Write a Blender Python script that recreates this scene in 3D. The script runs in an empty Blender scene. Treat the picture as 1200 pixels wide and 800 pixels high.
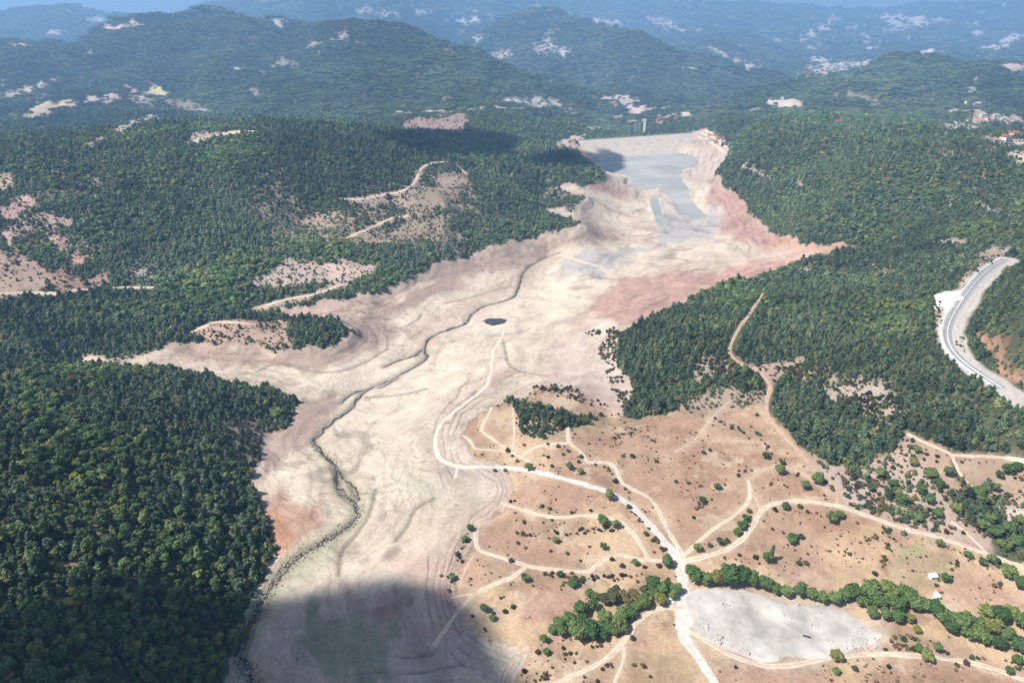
import bpy, bmesh, math, random
import numpy as np
from mathutils import Vector

# ------------------------------------------------------------------ camera, sky, sun, exposure
SC = bpy.context.scene
COL = SC.collection
RNG = np.random.default_rng(7)
random.seed(7)
CAM_H = 300.0            # metres above the full-pool level (z = 0)
FPX = 800.0              # focal length in photo pixels (photo 1200 x 800)
HORIZON = 25.0           # photo row of the level horizon
PITCH = math.atan((400.0 - HORIZON) / FPX)

cam_d = bpy.data.cameras.new('camera')
cam_d.sensor_width = 36.0
cam_d.lens = 36.0 * FPX / 1200.0
cam_d.clip_start = 1.0
cam_d.clip_end = 60000.0
cam = bpy.data.objects.new('camera', cam_d)
COL.objects.link(cam)
cam.location = (0, 0, CAM_H)
cam.rotation_euler = (math.pi / 2 - PITCH, 0, 0)
SC.camera = cam

SUN_ELEV = math.radians(53)
SUN_DIR = Vector((-0.92, -0.38, 0)).normalized() * math.cos(SUN_ELEV) + Vector((0, 0, math.sin(SUN_ELEV)))   # towards the sun
world = bpy.data.worlds.new('World')
SC.world = world
world.use_nodes = True
wn = world.node_tree
sky = wn.nodes.new('ShaderNodeTexSky')
sky.sky_type = 'NISHITA'
sky.sun_disc = False
sky.sun_elevation = SUN_ELEV
sky.sun_rotation = math.atan2(SUN_DIR.x, SUN_DIR.y)
sky.altitude = 400
sky.dust_density = 2.0
bg = wn.nodes['Background']
bg.inputs['Strength'].default_value = 0.08
wn.links.new(sky.outputs[0], bg.inputs['Color'])
sun_d = bpy.data.lights.new('sun', 'SUN')
sun_d.energy = 5.0
sun_d.angle = math.radians(0.53)
sun_d.color = (1.0, 0.965, 0.92)
sun = bpy.data.objects.new('sun', sun_d)
COL.objects.link(sun)
sun.rotation_euler = (-SUN_DIR).to_track_quat('-Z', 'Y').to_euler()
sun.location = (0, 0, 2000)
SC.view_settings.view_transform = 'Standard'
SC.view_settings.look = 'None'
SC.view_settings.exposure = 0.6
SC.view_settings.gamma = 1.0
SC.cycles.max_bounces = 4
SC.cycles.diffuse_bounces = 2
SC.cycles.volume_bounces = 1
SC.cycles.transparent_max_bounces = 12
HAZE_DENSITY = 1.15e-4
HAZE_COLOR = (.35, .62, 1.0, 1)

# ------------------------------------------------------------------ small helpers
def tag(o, label, cat=None, group=None, kind=None):
    o['label'] = label
    if cat: o['category'] = cat
    if group: o['group'] = group
    if kind: o['kind'] = kind
    return o

def link(name, me, mat=None, parent=None):
    o = bpy.data.objects.new(name, me)
    COL.objects.link(o)
    if mat is not None and me is not None and not me.materials:
        me.materials.append(mat)
    if parent is not None: o.parent = parent
    return o

def mesh(name, verts, faces, mat=None, smooth=False):
    me = bpy.data.meshes.new(name)
    me.from_pydata([tuple(map(float, v)) for v in verts], [], [tuple(map(int, f)) for f in faces])
    if mat is not None: me.materials.append(mat)
    if smooth: me.shade_smooth()
    me.update()
    return me

def quad_mesh(name, V, Q, mat=None):
    """numpy vertices (n,3) and quads (m,4) -> mesh, fast"""
    me = bpy.data.meshes.new(name)
    me.vertices.add(len(V)); me.vertices.foreach_set('co', np.asarray(V, np.float32).ravel())
    m = len(Q)
    me.loops.add(m * 4); me.loops.foreach_set('vertex_index', np.asarray(Q, np.int32).ravel())
    me.polygons.add(m)
    me.polygons.foreach_set('loop_start', np.arange(m, dtype=np.int32) * 4)
    me.polygons.foreach_set('loop_total', np.full(m, 4, np.int32))
    me.update(calc_edges=True)
    me.validate()
    if mat is not None: me.materials.append(mat)
    return me

def empty(name, loc, rz=0.0, s=1.0):
    o = bpy.data.objects.new(name, None)
    COL.objects.link(o)
    o.location = loc; o.rotation_euler = (0, 0, rz); o.scale = (s, s, s)
    o.empty_display_size = 0.5
    return o

# vectorised value noise
_PERM = np.random.default_rng(3).random((256, 256)).astype(np.float64)
def vnoise(x, y):
    xi = np.floor(x).astype(np.int64); yi = np.floor(y).astype(np.int64)
    fx = x - xi; fy = y - yi
    fx = fx * fx * fx * (fx * (fx * 6 - 15) + 10); fy = fy * fy * fy * (fy * (fy * 6 - 15) + 10)
    a = _PERM[xi & 255, yi & 255]; b = _PERM[(xi + 1) & 255, yi & 255]
    c = _PERM[xi & 255, (yi + 1) & 255]; d = _PERM[(xi + 1) & 255, (yi + 1) & 255]
    return ((a * (1 - fx) + b * fx) * (1 - fy) + (c * (1 - fx) + d * fx) * fy) * 2 - 1
def fbm(x, y, octaves=4, gain=0.5):
    s = np.zeros_like(x, dtype=np.float64); a = 1.0; n = 0.0
    for k in range(octaves):
        s += a * vnoise(x * 2 ** k + 17.3 * k, y * 2 ** k - 9.1 * k); n += a; a *= gain
    return s / n
def sstep(e0, e1, x):
    t = np.clip((x - e0) / (e1 - e0), 0, 1)
    return t * t * (3 - 2 * t)

# ------------------------------------------------------------------ pixel -> ray
def rays(P):
    P = np.asarray(P, float).reshape(-1, 2)
    dx = (P[:, 0] - 600) / FPX; dy = -(P[:, 1] - 400) / FPX
    c, s = math.cos(PITCH), math.sin(PITCH)
    return np.stack([dx, c + dy * s, -s + dy * c], 1)      # scaled so that camera depth = 1

# ------------------------------------------------------------------ terrain control points
Z = []   # (px, py, z): height known from what the spot is (shore = 0, pool floor below, slopes above)
def zp(z, *pts):
    for p in pts: Z.append((p[0], p[1], z))
SHORE_W = [(255,830),(272,770),(285,740),(300,690),(325,640),(305,590),(295,560),(310,520),(345,490),(352,470),(320,455),(250,442),(200,434),(150,430),(90,424)]
SHORE_N = [(95,418),(150,420),(185,415),(225,397),(250,402),(300,405),(335,412),(375,410),(405,398),(416,386),(395,375),(350,371),(300,367),(330,362),(400,350),(430,345),(470,330),(500,312),(530,300),(580,287),(640,272),(685,263),(655,255),(627,247),(680,240),(688,232),(642,220),(700,212),(705,203),(690,190),(672,175),(668,166)]
SHORE_E = [(830,157),(848,168),(855,180),(840,203),(870,235),(895,262),(920,280),(1015,290),(960,298),(905,318),(830,340),(760,372),(725,395),(722,420),(745,455),(732,485)]
MEADOW_EDGE = [(720,492),(690,470),(650,452),(630,455),(600,470),(575,475),(550,490),(540,510),(545,530),(590,550),(600,575),(588,600),(560,618),(543,650),(530,690),(545,730),(575,750),(620,765),(600,800),(595,830)]
zp(0.0, *SHORE_W[1:10], *SHORE_W[12:])
zp(0.5, *SHORE_N, *SHORE_E)
zp(1.5, *MEADOW_EDGE[:-1])
for p in [(430,800,-1),(350,760,-2),(480,740,-.5),(420,650,-3),(350,600,-3),(480,600,-2),(380,520,-5),(480,520,-4),(340,440,-5),(420,430,-8),(560,430,-8),(640,420,-7),(690,400,-6),
          (250,415,-3),(200,422,-2),(480,380,-12),(600,380,-12),(680,340,-13),(560,345,-16),(640,300,-20),(740,330,-10),(800,310,-10),(860,300,-8),(930,292,-4),(700,270,-26),(760,260,-30),
          (820,270,-27),(850,240,-15),(720,230,-20),(770,210,-33),(720,195,-33),(800,190,-33),(760,184,-33),(840,205,-9),(720,250,-24),(450,370,-9),(560,310,-9),(520,330,-9),(640,285,-14),
          # banks and wood on the near west hill
          (200,700,25),(100,700,45),(0,700,60),(200,800,25),(100,800,45),(0,800,60),(250,600,15),(150,600,40),(50,600,60),(-100,650,80),(-300,700,100),(280,500,12),(200,500,28),(100,500,48),(0,500,62),(-150,500,80),
          (300,455,4),(250,447,9),(200,441,15),(150,438,22),(100,437,29),(50,438,36),(0,442,44),(-100,445,55),(-300,450,60),
          # west slopes
          (0,420,12),(-150,410,18),(0,390,25),(100,385,15),(200,372,13),(280,352,12),(0,340,35),(100,325,30),(200,305,30),(300,310,22),(400,310,14),(350,265,35),(450,255,30),(550,245,20),(620,235,10),(250,245,60),(100,245,75),(0,245,80),(-200,260,80),
          (0,205,100),(90,183,110),(200,176,113),(300,176,108),(400,184,92),(500,192,68),(520,215,45),(600,195,48),(650,195,25),(640,182,35),(560,205,45),(370,390,5),(300,388,5),
          # meadow
          (620,500,8),(565,520,4),(680,465,5),(700,520,10),(750,505,10),(850,500,12),(800,560,9),(700,580,8),(630,580,5),(650,640,5),(590,680,4),(750,640,6),(800,655,6),(900,600,10),(900,650,8),(1000,640,10),
          (1100,650,12),(1200,660,14),(1150,700,10),(1000,700,6),(900,720,5),(800,720,5),(700,780,4),(640,760,2),(600,730,2),(850,790,6),(1000,790,8),(1200,790,12),(950,740,5),(1400,780,14),(1450,620,22),
          # east slopes and highway shelf
          (760,410,8),(800,400,15),(850,440,15),(880,365,14),(950,335,12),(1000,400,28),(1060,345,30),(1110,390,45),(1132,351,47),(1150,438,42),(1197,469,40),(1176,454,41),(1182,304,54),(1160,316,51),(1165,400,58),(1200,385,82),(1200,325,88),(1185,350,76),
          (1300,350,110),(1350,470,60),(950,470,18),(1050,470,30),(1000,520,18),(1100,500,28),(1150,520,25),(1200,540,25),(1050,560,16),(1150,600,16),(1350,560,40),
          (1000,275,14),(1100,255,38),(1200,245,58),(950,235,38),(1050,205,78),(1150,185,98),(1250,195,110),(905,190,40),(900,172,52),(1000,158,88),(1080,163,92),(880,205,25),(1130,300,45),(1060,300,30),(1350,230,110),
          # dam valley: abutments and downstream floor
          (650,166,28),(655,175,22),(862,172,18),(870,185,18)]:
    Z.append(p)
D = []   # (px, py, forward distance in m) where no level shows: usual valley and ridge spacing
CREST = [  # ridges, near to far
    [(-250,75,3800),(-100,62,4000),(30,52,4200),(100,42,4400),(150,31,4600),(205,27,4750),(260,20,4800),(300,30,4700),(360,33,4600),(440,26,4500),(480,38,4400),(520,56,4150),(560,73,3950),(600,88,3700),(660,107,3300)],
    [(540,55,6500),(590,25,6600),(640,12,6600),(680,18,6400),(720,40,6000),(760,58,5700),(800,74,5350),(860,90,4900),(925,98,4600)],
    [(955,101,3400),(1010,88,3500),(1050,78,3600),(1090,70,3600),(1140,82,3500),(1200,86,3400),(1300,92,3300),(1450,100,3200)],
    [(-250,24,9000),(-100,25,9000),(0,22,9000),(80,13,9000),(150,19,9000),(190,24,9300),(255,14,11000),(300,15,11000),(330,1,11000),(370,-8,11000),(420,-14,11000),(520,-12,11000),(600,-6,11500),(680,0,12000),(760,4,12800),(860,9,13000),(930,12,12800),(1000,15,12500),(1030,13,12500),(1100,7,12000),(1200,3,12000),(1320,1,12000),(1450,0,12000)],
]
D += [(0,166,1700),(100,162,1800),(200,158,1900),(270,158,1950),(350,152,2100),(450,147,2150),(520,142,2200),(530,131,2350),(600,120,2500),(600,150,2100),(570,172,1780),(650,142,2350),(640,125,2700),(-150,165,1700),
      (50,112,2800),(170,106,3000),(0,90,3300),(300,100,3000),(400,100,2900),(500,110,2800),(150,70,3600),(300,62,3700),(440,60,3500),(-150,110,3000),(0,135,2300),(100,140,2250),(200,135,2300),(330,130,2450),
      (640,60,5400),(700,90,4400),(750,102,4000),(800,112,3700),(850,112,3800),(600,78,5400),(700,118,3300),(690,145,2450),(750,143,2600),(800,133,2800),(850,125,3100),(900,112,3500),(720,152,2300),(780,150,2350),
      (830,60,6400),(900,72,6600),(900,42,9000),(1000,50,8500),(1100,47,8800),(1200,52,8000),(1050,66,6700),(1150,72,6000),(1250,76,6000),(960,80,6100),(1000,77,6200),(930,88,5600),(1030,30,10500),(1150,28,10500),(800,30,10000),(730,25,10500),
      (1150,137,2250),(1190,162,1950),(1080,143,2300),(1000,140,2300),(930,135,2500),(1250,165,1950),(1020,120,2800),(1130,112,2800),(1200,115,2700),(1300,130,2500),
      (40,42,7000),(330,26,7600),(420,17,8200),(500,26,8000),(480,41,6400),(-120,42,7000),(230,24,8500)]
pts = []
for px, py, z in Z:
    r = rays([(px, py)])[0]; t = (z - CAM_H) / r[2]
    pts.append((r[0] * t, r[1] * t, z))
def dpt(px, py, d):
    r = rays([(px, py)])[0]; t = d / r[1]
    return (r[0] * t, d, CAM_H + r[2] * t)
for p in D: pts.append(dpt(*p))
for ridge in CREST:
    for a, b in zip(ridge[:-1], ridge[1:]):
        for f in (0, 0.5):
            q = [a[k] * (1 - f) + b[k] * f for k in range(3)]
            x, y, z = dpt(*q)
            pts.append((x, y, z))
            if y < 8000:
                k = 1.13; pts.append((x * k, y * k, z - 0.028 * y))
            else:
                k = 1.13; pts.append((x * k, y * k, z - 0.02 * y))
pts = np.array(pts)
WS = 0.45
def chart(x, y): return x / y, np.log(y) * WS
cu, cw = chart(pts[:, 0], pts[:, 1])
def tps_k(r2): return 0.5 * r2 * np.log(np.maximum(r2, 1e-12))
n = len(pts)
K = tps_k((cu[:, None] - cu) ** 2 + (cw[:, None] - cw) ** 2) + np.eye(n) * 2e-5
Pm = np.stack([np.ones(n), cu, cw], 1)
A = np.block([[K, Pm], [Pm.T, np.zeros((3, 3))]])
sc_z = 1.0 / (0.02 * pts[:, 1] + 10)          # fit heights relative to distance, so near shores stay exact
sol = np.linalg.solve(A, np.concatenate([pts[:, 2] / (0.05 * pts[:, 1] + 15), np.zeros(3)]))
def tps(u, w):
    out = np.zeros(u.shape)
    for i in range(n):
        out += sol[i] * tps_k((u - cu[i]) ** 2 + (w - cw[i]) ** 2)
    return out + sol[n] + sol[n + 1] * u + sol[n + 2] * w

# terrain grid: fan columns, rows closer together near the viewpoint
NU, N1, N2 = 1200, 640, 270
U = np.linspace(-1.26, 1.26, NU)
dep = np.linspace(math.atan(CAM_H / 110.0), math.atan(CAM_H / 2400.0), N1)
Y = np.concatenate([CAM_H / np.tan(dep), np.exp(np.linspace(math.log(2400), math.log(15000), N2 + 1))[1:]])
NV = len(Y)
W = np.log(Y) * WS
cgU = np.linspace(-1.26, 1.26, 260); cgW = np.linspace(W[0], W[-1], 300)
coarse = tps(*np.meshgrid(cgU, cgW))
def bil(grid, fi, fj):
    fi = np.clip(fi, 0, grid.shape[0] - 1.001); fj = np.clip(fj, 0, grid.shape[1] - 1.001)
    i = fi.astype(int); j = fj.astype(int); a = fi - i; b = fj - j
    return (grid[i, j] * (1 - a) * (1 - b) + grid[i + 1, j] * a * (1 - b) + grid[i, j + 1] * (1 - a) * b + grid[i + 1, j + 1] * a * b)
GU, GY = np.meshgrid(U, Y)
GW = np.log(GY) * WS
GX = GU * GY
ZG = bil(coarse, (GW - cgW[0]) / (cgW[1] - cgW[0]), (GU - cgU[0]) / (cgU[1] - cgU[0])) * (0.05 * GY + 15)
ROWI = np.arange(NV, dtype=float)
def zat(x, y):
    y = np.maximum(y, Y[0] + .01)
    return bil(ZG, np.interp(y, Y, ROWI), (x / y - U[0]) / (U[1] - U[0]))
TS = np.exp(np.linspace(math.log(125), math.log(14800), 900))
def cast(P):
    """photo pixels -> points where their rays first meet the ground"""
    R = rays(P)
    t = TS[None, :] / R[:, 1:2]
    x = R[:, 0:1] * t; y = R[:, 1:2] * t; z = CAM_H + R[:, 2:3] * t
    below = z < zat(x.ravel(), y.ravel()).reshape(z.shape)
    below[:, -1] = True
    k = np.maximum(np.argmax(below, 1), 1)
    lo = t[np.arange(len(R)), k - 1]; hi = t[np.arange(len(R)), k]
    for _ in range(14):
        m = (lo + hi) / 2
        b = CAM_H + R[:, 2] * m < zat(R[:, 0] * m, R[:, 1] * m)
        hi = np.where(b, m, hi); lo = np.where(b, lo, m)
    x = R[:, 0] * hi; y = R[:, 1] * hi
    return np.stack([x, y, zat(x, y)], 1)
def densify(P, step=6.0, closed=False):
    P = [tuple(map(float, p)) for p in P]
    out = []
    Q = P + ([P[0]] if closed else [])
    for a, b in zip(Q[:-1], Q[1:]):
        m = max(1, int(math.hypot(b[0] - a[0], b[1] - a[1]) / step))
        out += [(a[0] + (b[0] - a[0]) * k / m, a[1] + (b[1] - a[1]) * k / m) for k in range(m)]
    if not closed: out.append(Q[-1])
    return out
def smooth_line(P, step=3.0):
    """Catmull-Rom through photo pixels"""
    P = np.array(P, float)
    P = np.vstack([2 * P[0] - P[1], P, 2 * P[-1] - P[-2]])
    out = []
    for i in range(1, len(P) - 2):
        p0, p1, p2, p3 = P[i - 1:i + 3]
        m = max(2, int(np.linalg.norm((p2 - p1)[:2]) / step))
        for k in range(m):
            t = k / m
            out.append(.5 * (2 * p1 + (p2 - p0) * t + (2 * p0 - 5 * p1 + 4 * p2 - p3) * t * t + (3 * p1 - p0 - 3 * p2 + p3) * t ** 3))
    out.append(P[-2])
    return np.array(out)
def poly_mask(P, u, w, soft=0.004, jit=0.0, step=8.0, world=False):
    """soft inside-mask of a photo polygon laid on the ground, in the (bearing, log distance) chart"""
    C = cast(densify(P, step, True))
    pu, pw = chart(C[:, 0], C[:, 1])
    m = np.zeros(u.shape)
    pad = soft + 2 * jit + .01
    sel = (u > pu.min() - pad) & (u < pu.max() + pad) & (w > pw.min() - pad) & (w < pw.max() + pad)
    if not sel.any(): return m
    a, b = u[sel], w[sel]
    if jit:
        ja = fbm(a * 38 + 5, b * 38, 4, .6) * jit * 1.6; jb = fbm(a * 38 - 11, b * 38 + 7, 4, .6) * jit * 1.6
        a, b = a + ja, b + jb
    ins = np.zeros(a.shape, bool); d2 = np.full(a.shape, 1e9)
    k = len(pu)
    for i in range(k):
        x1, y1, x2, y2 = pu[i], pw[i], pu[(i + 1) % k], pw[(i + 1) % k]
        if y1 != y2:
            c = (y1 > b) != (y2 > b)
            ins ^= c & (a < (x2 - x1) * (b - y1) / (y2 - y1) + x1)
        ex, ey = x2 - x1, y2 - y1
        t = np.clip(((a - x1) * ex + (b - y1) * ey) / (ex * ex + ey * ey + 1e-12), 0, 1)
        np.minimum(d2, (a - x1 - t * ex) ** 2 + (b - y1 - t * ey) ** 2, out=d2)
    sd = np.sqrt(d2) * np.where(ins, 1, -1)
    m[sel] = sstep(-soft, soft, sd)
    return m
RESERVOIR = SHORE_W + SHORE_N + SHORE_E + MEADOW_EDGE
MEADOW = MEADOW_EDGE + [(1290,830),(1290,700),(1160,660),(1130,640),(1050,617),(985,592),(975,565),(950,535),(905,492),(890,470),(840,478),(790,482),(750,490),(735,490)]
m_res0 = poly_mask(RESERVOIR, GU, GW, .02)
m_mea0 = poly_mask(MEADOW, GU, GW, .02)
bare0 = np.clip(m_res0 + m_mea0, 0, 1)
# relief: gullied hills outside, low swells inside
far = np.clip((GY - 500) / 3500, 0, 1)
amp = 1.5 + 0.009 * GY
lam = 90 + 0.14 * GY
q1 = fbm(GX / 520 + 3, GY / 520, 5); q2 = fbm(GX / 1500 + 9, GY / 1500 - 4, 5, .55)
ridged = (0.5 - np.abs(fbm(GX / 900 + 31, GY / 900 + 12, 5, .5)) * 2)
spur = 0.5 - np.abs(fbm(GX / 420 + 5, GY / 420 + 77, 5, .5)) * 2
hill = q1 * (3 + 5 * far) + sstep(1500, 4000, GY) * (q2 * 32 + ridged * 70 + spur * 52) + sstep(450, 1100, GY) * (0.5 - np.abs(fbm(GX / 260 + 15, GY / 260 + 7, 4, .5)) * 2) * 24 + sstep(6500, 10000, GY) * ridged * 35
edge_keep = (1 - np.clip(bare0 * 1.2, 0, 1))
ZG = ZG + hill * edge_keep + (fbm(GX / 48, GY / 48, 4) * 2.6 + fbm(GX / 11, GY / 11, 3) * .35) * m_mea0 + fbm(GX / 90 + 7, GY / 90, 4) * .7 * m_res0
scarp = sstep(.5, .97, m_res0) * sstep(470, 620, GY)
ZG = ZG - 4.5 * scarp * (1 + .5 * fbm(GX / 40, GY / 40, 3)) - 4 * m_res0 * (1 - m_res0) * 1.6 * np.abs(fbm(GX / 16, GY / 16, 3))
# ------------------------------------------------------------------ streams, cut into the pool floor
STREAMS = {   # photo polylines with widths in metres
 'main': [(655,295,.6),(640,301,1.4),(624,309,2.4),(613,320,2.6),(607,340,4.5),(600,348,4),(587,353,3),(567,358,3),(553,367,4.5),(547,377,4.5),(533,383,3),(513,390,2.6),(503,397,3.2),(497,407,4.5),(500,419,3),(483,430,2.4),(467,438,2.4),(450,447,2.2),(437,452,2.4),(424,461,2.6),(412,477,2),(400,486,2.2),(388,494,2.4),(376,506,2.6),(368,515,2.4),(374,524,2.4),(382,532,2.8),(390,541,3),(395,556,3),(397,570,2.2),(404,580,2),(413,586,2.2),(420,597,3),(413,610,3),(397,623,2.6),(367,640,2.2),(340,660,2.0),(317,686,2.0),(297,720,2.2),(283,750,2.4),(282,773,2.4),(297,797,2.4),(300,835,2.4)],
 'braid': [(497,407,2.5),(487,415,2.2),(468,421,1.8),(450,429,1.2)],
 'braid2': [(437,453,3.2),(422,457,2.6),(410,462,2),(399,471,1.6)],
 'braid3': [(467,441,1.2),(455,448,1.4),(445,453,1)],
 'side': [(399,552,1.2),(408,562,1.5),(414,571,2),(419,584,2)],
}
FAINT = [[(440,573),(433,600),(417,626),(400,646),(397,673)],[(510,583),(487,596),(477,616),(463,633)],[(280,438),(300,436),(310,430),(330,426),(362,430)],[(330,426),(380,436),(420,428),(455,408)],
         [(520,355),(545,350),(580,340),(600,335)],[(430,300+165),(470,462),(500,455)],[(740,250),(760,240),(745,232),(752,222)],[(590,400),(600,430),(640,440)]]
def seg_dist(x, y, C):
    d2 = np.full(x.shape, 1e12)
    for a, b in zip(C[:-1], C[1:]):
        e = b - a; t = np.clip(((x - a[0]) * e[0] + (y - a[1]) * e[1]) / (e @ e + 1e-9), 0, 1)
        np.minimum(d2, (x - a[0] - t * e[0]) ** 2 + (y - a[1] - t * e[1]) ** 2, out=d2)
    return np.sqrt(d2)
def line_field(lines, reach):
    """distance of grid points to ground polylines, only within reach (metres)"""
    out = np.full(GX.shape, 1e6)
    for C in lines:
        C = C[:, :2]
        s = (GX > C[:, 0].min() - reach) & (GX < C[:, 0].max() + reach) & (GY > C[:, 1].min() - reach) & (GY < C[:, 1].max() + reach)
        if s.any(): out[s] = np.minimum(out[s], seg_dist(GX[s], GY[s], C))
    return out
d_big = None
stream_ground = {k: (cast(smooth_line(v, 2.5)[:, :2]), smooth_line(v, 2.5)[:, 2]) for k, v in STREAMS.items()}
d_str = line_field([c for c, _ in stream_ground.values()], 40)
d_big = np.minimum(line_field([stream_ground['main'][0][::12]], 330), 330)
d_fnt = line_field([cast(smooth_line(v, 6)) for v in FAINT], 20)
wob = fbm(GX / 14, GY / 14, 3)
ZG = ZG - 1.4 * np.exp(-(d_str / (2.8 + wob)) ** 2) - .5 * np.exp(-(d_fnt / (2.2 + wob)) ** 2) - 0.4 * np.exp(-(d_str / 12) ** 2)
LAKE = [(696,188),(715,183),(760,179),(795,177),(812,181),(818,190),(806,197),(797,200),(797,208),(806,220),(816,234),(828,250),(812,256),(800,247),(790,236),(778,224),(752,219),(737,215),(740,206),(722,202),(705,196)]
CHAN = [(763,233),(771,230),(773,240),(775,251),(781,262),(776,265),(770,260),(767,250),(764,242)]
LAKE_Z, CHAN_Z = -35.6, -33.2
def grow(P, k):
    c = np.mean(P, 0); return [(c[0] + (a - c[0]) * k, c[1] + (b - c[1]) * k) for a, b in P]
for P, wz, sf in ((LAKE, LAKE_Z, .006), (CHAN, CHAN_Z, .003)):
    m = poly_mask(P, GU, GW, sf, .003)
    ZG = np.where(poly_mask(grow(P, 1.45), GU, GW, .004) > .1, np.maximum(ZG, wz + .35 + .25 * fbm(GX / 25, GY / 25, 3)), ZG)
    ZG = np.where(m > 0, np.minimum(ZG, wz + .5) * (1 - m) + (wz - 1.2) * m, ZG)
# highway shelf: level the ground across the carriageway
HIGHWAY = [(1240,498),(1197,469),(1176,454),(1150,438),(1132,425),(1117,411),(1110,396),(1111,383),(1121,366),(1132,350),(1142,336),(1153,322),(1166,312),(1181,304.5)]
hw = cast(smooth_line(HIGHWAY, 5))
for _ in range(12):
    hw[1:-1, 2] = (hw[:-2, 2] + hw[2:, 2] + 2 * hw[1:-1, 2]) / 4
    hw[1:-1, :2] = (hw[:-2, :2] + hw[2:, :2] + 2 * hw[1:-1, :2]) / 4
def shelf(C, half, blend):
    s = (GX > C[:, 0].min() - 60) & (GX < C[:, 0].max() + 60) & (GY > C[:, 1].min() - 60) & (GY < C[:, 1].max() + 60)
    x, y = GX[s], GY[s]
    best = np.full(x.shape, 1e9); zz = np.zeros(x.shape)
    for a, b in zip(C[:-1], C[1:]):
        e = b[:2] - a[:2]; t = np.clip(((x - a[0]) * e[0] + (y - a[1]) * e[1]) / (e @ e + 1e-9), 0, 1)
        d = np.hypot(x - a[0] - t * e[0], y - a[1] - t * e[1])
        m = d < best; best[m] = d[m]; zz[m] = (a[2] + (b[2] - a[2]) * t)[m]
    k = 1 - sstep(half, half + blend, best)
    ZG[s] = ZG[s] * (1 - k) + zz * k
shelf(hw, 15, 22)

# ------------------------------------------------------------------ ground colour and cover
SAND = (.50,.405,.31); PALE = (.585,.49,.38); PINK = (.43,.305,.245); RED = (.40,.245,.195); MAUVE = (.345,.25,.20); MUD = (.36,.335,.325)
MEAD = (.375,.245,.165); STRAW = (.47,.34,.21); LITTER = (.085,.09,.05); OLIVE = (.27,.235,.13); ORANGE = (.47,.24,.14)
colr = np.empty(GX.shape + (3,)); colr[:] = LITTER
cover = np.ones(GX.shape)         # share of tree cover
sandy = np.zeros(GX.shape)
def paint(m, c, k=1.0):
    a = (m * k)[..., None]
    colr[:] = colr * (1 - a) + np.array(c) * a
def ell(px, py, rx, ry, rot=0):
    r = math.radians(rot)
    return [(px + rx * math.cos(a) * math.cos(r) - ry * math.sin(a) * math.sin(r), py + rx * math.cos(a) * math.sin(r) + ry * math.sin(a) * math.cos(r)) for a in np.linspace(0, 2 * math.pi, 14)[:-1]]
m_res = poly_mask(RESERVOIR, GU, GW, .0026, .007)
m_mea = poly_mask(MEADOW, GU, GW, .006, .011)
paint(m_mea, MEAD); cover *= 1 - m_mea
big = fbm(GX / 70 + 2, GY / 70, 5, .55); mid = fbm(GX / 22, GY / 22 + 5, 4)
paint(m_mea * sstep(-.05, .3, big + .35 * mid), STRAW, .75)
paint(m_mea * sstep(.02, .35, -big + .5 * mid), (.29,.18,.115), .75)
paint(m_mea * sstep(.15, .4, fbm(GX / 34 + 90, GY / 34, 4, .6)), (.25,.19,.11), .5)
paint(m_mea * sstep(.18, .42, fbm(GX / 13 + 40, GY / 13, 4, .65)), (.25,.16,.105), .6)
paint(m_mea * sstep(.2, .45, fbm(GX / 16 + 140, GY / 16, 4, .65)), (.49,.38,.27), .6)
paint(m_res, SAND); cover *= 1 - m_res
sandy = m_res.copy()
inner = poly_mask(RESERVOIR, GU, GW, .03)                 # broad margin: pinkish banks, paler floor
paint(m_res * (1 - inner), PINK, .75)
paint(m_res * sstep(-.15, .5, fbm(GX / 130 + 8, GY / 130, 4)) * inner, PALE, .8)
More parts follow.
